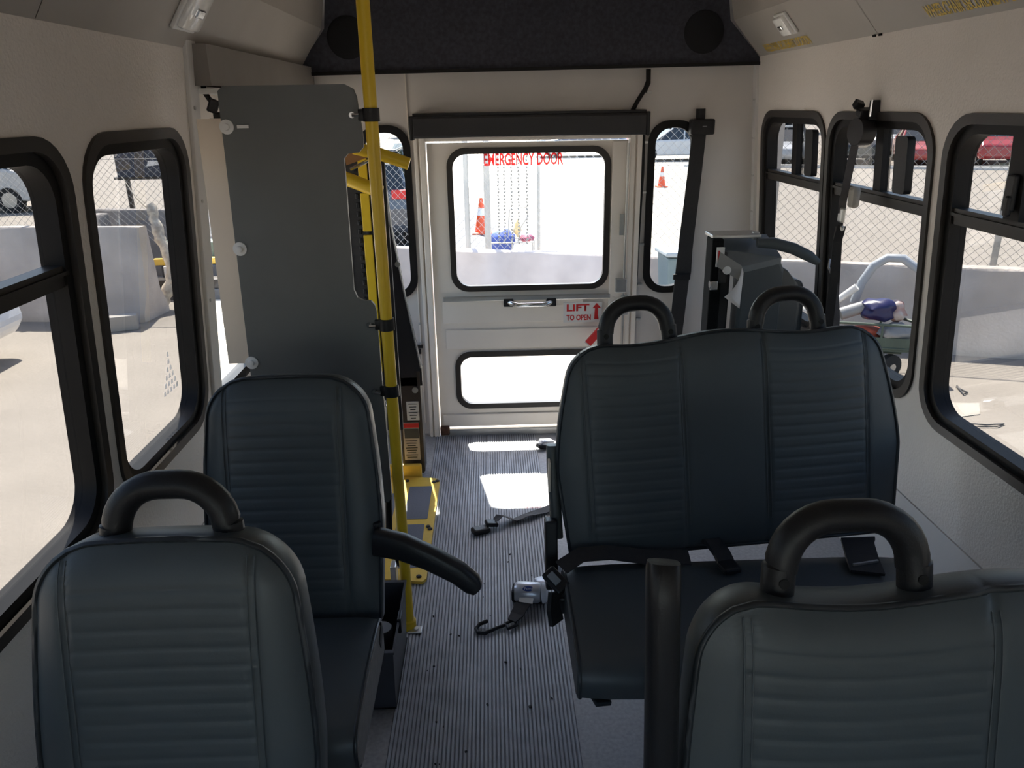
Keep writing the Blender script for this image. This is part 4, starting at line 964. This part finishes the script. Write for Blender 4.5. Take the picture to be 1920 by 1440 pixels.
def scrap(name, m, label, cat, paths, r_):
    b = MB()
    for p in paths: b.tube([RT(q) for q in p], r_, 10)
    return tag(b.build(name, m, smooth=50), label, cat)
scrap('grey_pipe', mat('pipe_grey', (.33, .33, .33), .5), 'short thick grey pipe lying on the garden cart', 'pipe', [[(-.32, -.1, .56), (.02, -.05, .64)]], .06)
scrap('white_pipe', WHITE, 'bright white pipe poking up from the garden cart', 'pipe', [[(-.5, .1, .55), (-.22, .1, .63), (-.03, .05, .80)]], .035)
scrap('hose', mat('hose_grey', (.40, .43, .46), .5), 'pale grey hose arching over the garden cart', 'hose', [[(.10, .2, .62), (.16, .2, .82), (.27, .2, .98), (.42, .2, 1.06), (.6, .2, 1.06), (.78, .15, .95), (.85, .1, .6)]], .04)
for nm, c, d, m, lb, ct, sd_ in (('blue_bag', (.14, -.08, .62), (.16, .13, .10), mat('blue_bag', (.025, .025, .10), .35), 'crumpled blue bag on top of the garden cart', 'bag', 5),
        ('red_bag', (.38, -.02, .60), (.10, .12, .10), mat('red_bag', (.38, .10, .07), .5, col2=(.6, .55, .5), vscale=9), 'crumpled red and white bag at the end of the garden cart', 'bag', 6),
        ('orange_sack', (-.12, -.15, .40), (.26, .12, .06), mat('orange_sack', (.50, .10, .05), .6), 'flat orange sack inside the garden cart', 'sack', 7),
        ('grey_sack', (.30, -.15, .42), (.16, .12, .10), mat('grey_sack', (.30, .30, .30), .6), 'pale grey sack inside the garden cart', 'sack', 8),
        ('white_bag', (-.52, -.05, .58), (.14, .15, .10), WHITE, 'white plastic bag at the near end of the garden cart', 'bag', 9)):
    tag(blob(nm, RT(c), d, m, None, sd_), lb, ct)
# wires on the ground
b = MB(); b.tube([(4.17, 6.40, G + .01), (4.13, 6.30, G + .02), (4.10, 6.18, G + .012), (4.16, 6.22, G + .012), (4.14, 6.36, G + .012)], .007, 6); tag(b.build('wire_scrap', DKGREY), 'bent dark wire lying on the concrete near the garden cart', 'wire')
b = MB(); b.tube([(3.66, 5.60, G + .01), (3.76, 5.52, G + .02), (3.88, 5.50, G + .015), (4.04, 5.52, G + .01), (3.95, 5.47, G + .012), (3.80, 5.48, G + .012)], .006, 6); tag(b.build('wire_scrap', DKGREY), 'long bent dark wire lying nearest the right window', 'wire')
b = MB(); b.prism([(3.72, 5.68), (3.98, 5.74), (4.12, 5.98), (3.85, 6.02), (3.78, 5.85)], lambda x, y, d: V3((x, y, G + d)), .002, .006); tag(b.build('paper_scrap', mat('old_paper', (.38, .35, .30), .8)), 'pale sheet of paper lying on the concrete by the long wire', 'paper')
# weed at the left barrier
b = MB()
for i in range(26):
    a = random.uniform(0, 6.28); h_ = random.uniform(.12, .34); c = V3((-5.15, 9.0, G)); e = c + V3((math.cos(a) * .10, math.sin(a) * .10, h_))
    b.strap([c + V3((math.cos(a) * .03, math.sin(a) * .03, 0)), c.lerp(e, .6) + V3((0, 0, .05)), e], [.012, .018, .003], .002, (math.sin(a), -math.cos(a), 0))
tag(b.build('dry_weed', mat('dry_weed', (.30, .28, .24), .9)), 'small dry grey weed growing at the foot of the left barrier', 'weed')

# ---- vehicles
def car(name, label, x, y, rz, col, kind='sedan', group=None, plate=False, cat=None):
    c = thing(name, label, cat or ('van' if kind == 'van' else 'car'), (x, y, G), rz, group)
    pm = mat('paint_%.2f_%.2f_%.2f' % col, col, .25, coat=.6, var=.03)
    L, W = 4.6, 1.82
    if kind == 'sedan': lower = [(-2.3, .35), (-2.32, .62), (-2.2, .86), (-1.5, .95), (1.0, .92), (1.9, .80), (2.25, .66), (2.3, .40), (2.2, .25), (-2.2, .25)]; gh = [(-1.75, .93), (-1.0, 1.38), (-.2, 1.45), (.35, 1.40), (1.15, .91)]
    elif kind == 'suv': lower = [(-2.3, .40), (-2.34, .75), (-2.28, 1.05), (1.0, 1.08), (2.0, .98), (2.3, .80), (2.32, .42), (2.2, .30), (-2.2, .30)]; gh = [(-2.22, 1.05), (-1.9, 1.68), (-.5, 1.74), (.4, 1.68), (1.15, 1.06)]
    else: lower = [(-2.7, .4), (-2.7, 1.15), (1.3, 1.15), (2.2, 1.0), (2.5, .8), (2.5, .4), (2.3, .3), (-2.5, .3)]; gh = [(-2.68, 1.13), (-2.6, 2.0), (-.5, 2.08), (.9, 2.0), (1.55, 1.13)]
    m = WM(c)
    b = MB(); b.prism(lower, lambda u, v, d: m @ V3((u, d, v)), -W / 2, W / 2); o = b.build('body', pm, c, bev=.06)
    b = MB(); rows = []
    for s_, k in ((-1, 1.0), (1, 1.0)):
        rows.append([V3((u, s_ * (W / 2 - .06 - .20 * (v - gh[0][1]) / (gh[2][1] - gh[0][1])), v)) for u, v in gh])
    b.quadgrid([[m @ p for p in r_] for r_ in rows], True); v_ = None
    for r_ in rows: b.face([m @ p for p in r_])
    b.build('windows', CARGL, c)
    b = MB(); rw = .64
    i0, i1 = 1, 3
    p0, p1, p2 = gh[1], gh[2], gh[3]
    b.box(m @ V3(((p0[0] + p2[0]) / 2, 0, p1[1] - .005)), (p2[0] - p0[0] + .1, 2 * rw + .08, .05), rot=(0, 0, rz), bev=.02)
    for s_ in (-1, 1):
        for q in ((gh[0], gh[1]), (gh[4], gh[3])): b.tube([m @ V3((q[0][0], s_ * (W / 2 - .06), q[0][1])), m @ V3((q[1][0], s_ * (rw + .02), q[1][1]))], .035, 6)
        xm = (gh[1][0] + gh[4][0]) / 2 - .2; b.tube([m @ V3((xm, s_ * (W / 2 - .05), gh[0][1])), m @ V3((xm - .05, s_ * (rw + .02), p1[1] - .03))], .035, 6)
    b.build('roof', pm, c)
    for sx in (-1, 1):
        for sy in (-1, 1):
            x_ = 1.42 * sx; y_ = sy * (W / 2 - .1)
            b = MB(); b.tube([m @ V3((x_, y_ - .11, .33)), m @ V3((x_, y_ + .12, .33))], .33, 18); w_ = b.build('wheel', TYRE, c, smooth=40)
            b = MB(); b.tube([m @ V3((x_, y_ - .115, .33)), m @ V3((x_, y_ + .125, .33))], .2, 12); b.build('hub_cap', ALU, w_)
    for sy in (-1, 1):
        b = MB(); b.box(m @ V3((-2.29, sy * .72, .80 if kind == 'sedan' else 1.0)), (.08, .26, .13 if kind == 'sedan' else .16), rot=(0, 0, rz), bev=.01); b.build('tail_light', RED, c)
        b = MB(); b.box(m @ V3((2.18, sy * .66, .70)), (.16, .32, .12), rot=(0, 0, rz), bev=.01); b.build('headlight', LENS, c)
    return c
S_, K_, W_, R_, D_ = (.45, .46, .47), (.012, .013, .015), (.72, .72, .70), (.35, .03, .035), (.07, .08, .10)
car('sedan', 'silver sedan parked broadside, seen through the narrow right rear window', 8.6, 36.6, PI, S_)
car('van', 'white van behind the silver sedan beyond the narrow right rear window', 9.0, 43.5, PI, W_, 'van')
car('sedan', 'dark sedan behind the silver sedan, at the top edge of the emergency door window', 4.6, 40.5, PI, D_)
H_ = 1.18 + PI
for k_, args in enumerate((('sedan', 'silver sedan at the left end of the far row beyond the right side windows', S_), ('suv', 'black SUV second in the far row beyond the belt reel', K_), ('sedan', 'dull red sedan third in the far row beyond the window with the belt reel', (.42, .08, .07)),
        ('suv', 'bright red SUV fourth in the far row, beyond the rightmost window', R_), ('sedan', 'dark sedan fifth in the far row, right of the bright red SUV', D_), ('sedan', 'black sedan sixth in the far row, last on the right', K_))):
    car(args[0], args[1], 12.6 + 2.45 * k_, 34.0 - 1.0 * k_, H_, args[2], 'suv' if args[0] == 'suv' else 'sedan')
for k_, args in enumerate((('sedan', 'black sedan behind the silver white one, top of the narrow right side window', K_), ('suv', 'white SUV in the rear row above the black SUV', W_), ('sedan', 'white sedan in the rear row beyond the window with the belt reel', (.60, .60, .60)), ('suv', 'grey SUV in the rear row behind the bright red SUV', (.2, .2, .21)), ('sedan', 'silver sedan in the rear row, last on the right', (.38, .39, .41)))):
    car(args[0], args[1], 15.2 + 2.5 * k_, 40.6 - 1.0 * k_, H_, args[2], 'suv' if args[0] == 'suv' else 'sedan')
car('suv', 'dark SUV with a red tail light close behind the fence beyond the left rear window', -2.35, 16.4, PI / 2, D_, 'suv')
car('sedan', 'white sedan whose nose just shows at the left edge of the left window', -7.33, 7.25, 0, (.70, .71, .73))
tv = car('van', 'white van with big dark wheels parked far off beyond the left fence', -14.1, 22.0, 0, (.62, .62, .60), 'van')
yt = thing('yellow_truck', 'yellow truck box standing behind the red car beyond the window with the belt reel', 'truck', (26.5, 49, G))
b = MB(); b.box((26.5, 49, G + 1.55), (3.0, 6, 1.6), bev=.05); b.build('cargo_box', YELLOW, yt)
b = MB(); b.box((26.5, 49, G + .62), (2.4, 6.2, .25)); b.build('chassis', DKGREY, yt)
for sx in (-1, 1):
    for yy in (47.2, 50.8): b = MB(); b.cyl((26.5 + sx * 1.05, yy, G + .45), (26.5 + sx * 1.35, yy, G + .45), .45, 16); b.build('wheel', TYRE, yt)
# trees along the horizon
ORD = ('nearest', 'second', 'third', 'fourth', 'fifth', 'sixth', 'seventh')
TREEL = ['dark leafy far tree, %s right of the emergency door' % q for q in ORD] + ['dark leafy far tree, %s left of the emergency door' % q for q in ORD[:5]]
for i, (x, y, h_) in enumerate(((5, 68, 6), (14, 67, 7), (23, 66, 6.5), (32, 63, 7.5), (40, 58, 7), (47, 51, 7.5), (53, 43, 7), (-5, 72, 6.5), (-15, 72, 6), (-25, 70, 7), (-36, 62, 7), (-46, 52, 7))):
    t = thing('tree', TREEL[i], 'tree', (x, y, G), 0, 'trees along the far edge of the yard')
    b = MB(); b.cyl((x, y, G), (x, y, h_ * .4), .22, 8); b.build('trunk', BARK, t)
    bb = bmesh.new(); bmesh.ops.create_icosphere(bb, subdivisions=4, radius=1); rnd = random.Random(i)
    ph = [rnd.uniform(0, 6) for _ in range(4)]
    for v in bb.verts:
        k = 1 + .16 * math.sin(6 * v.co.x + ph[0]) * math.sin(5 * v.co.y + ph[1]) + .12 * math.sin(9 * v.co.z + ph[2]) + rnd.uniform(-.07, .07)
        v.co = V3((x + v.co.x * 3.6 * k, y + v.co.y * 2.8 * k, G + h_ * .55 + v.co.z * h_ * .5 * k))
    b = MB(); b.merge(bb); b.build('crown', LEAF, t)
bpy.context.view_layer.update()
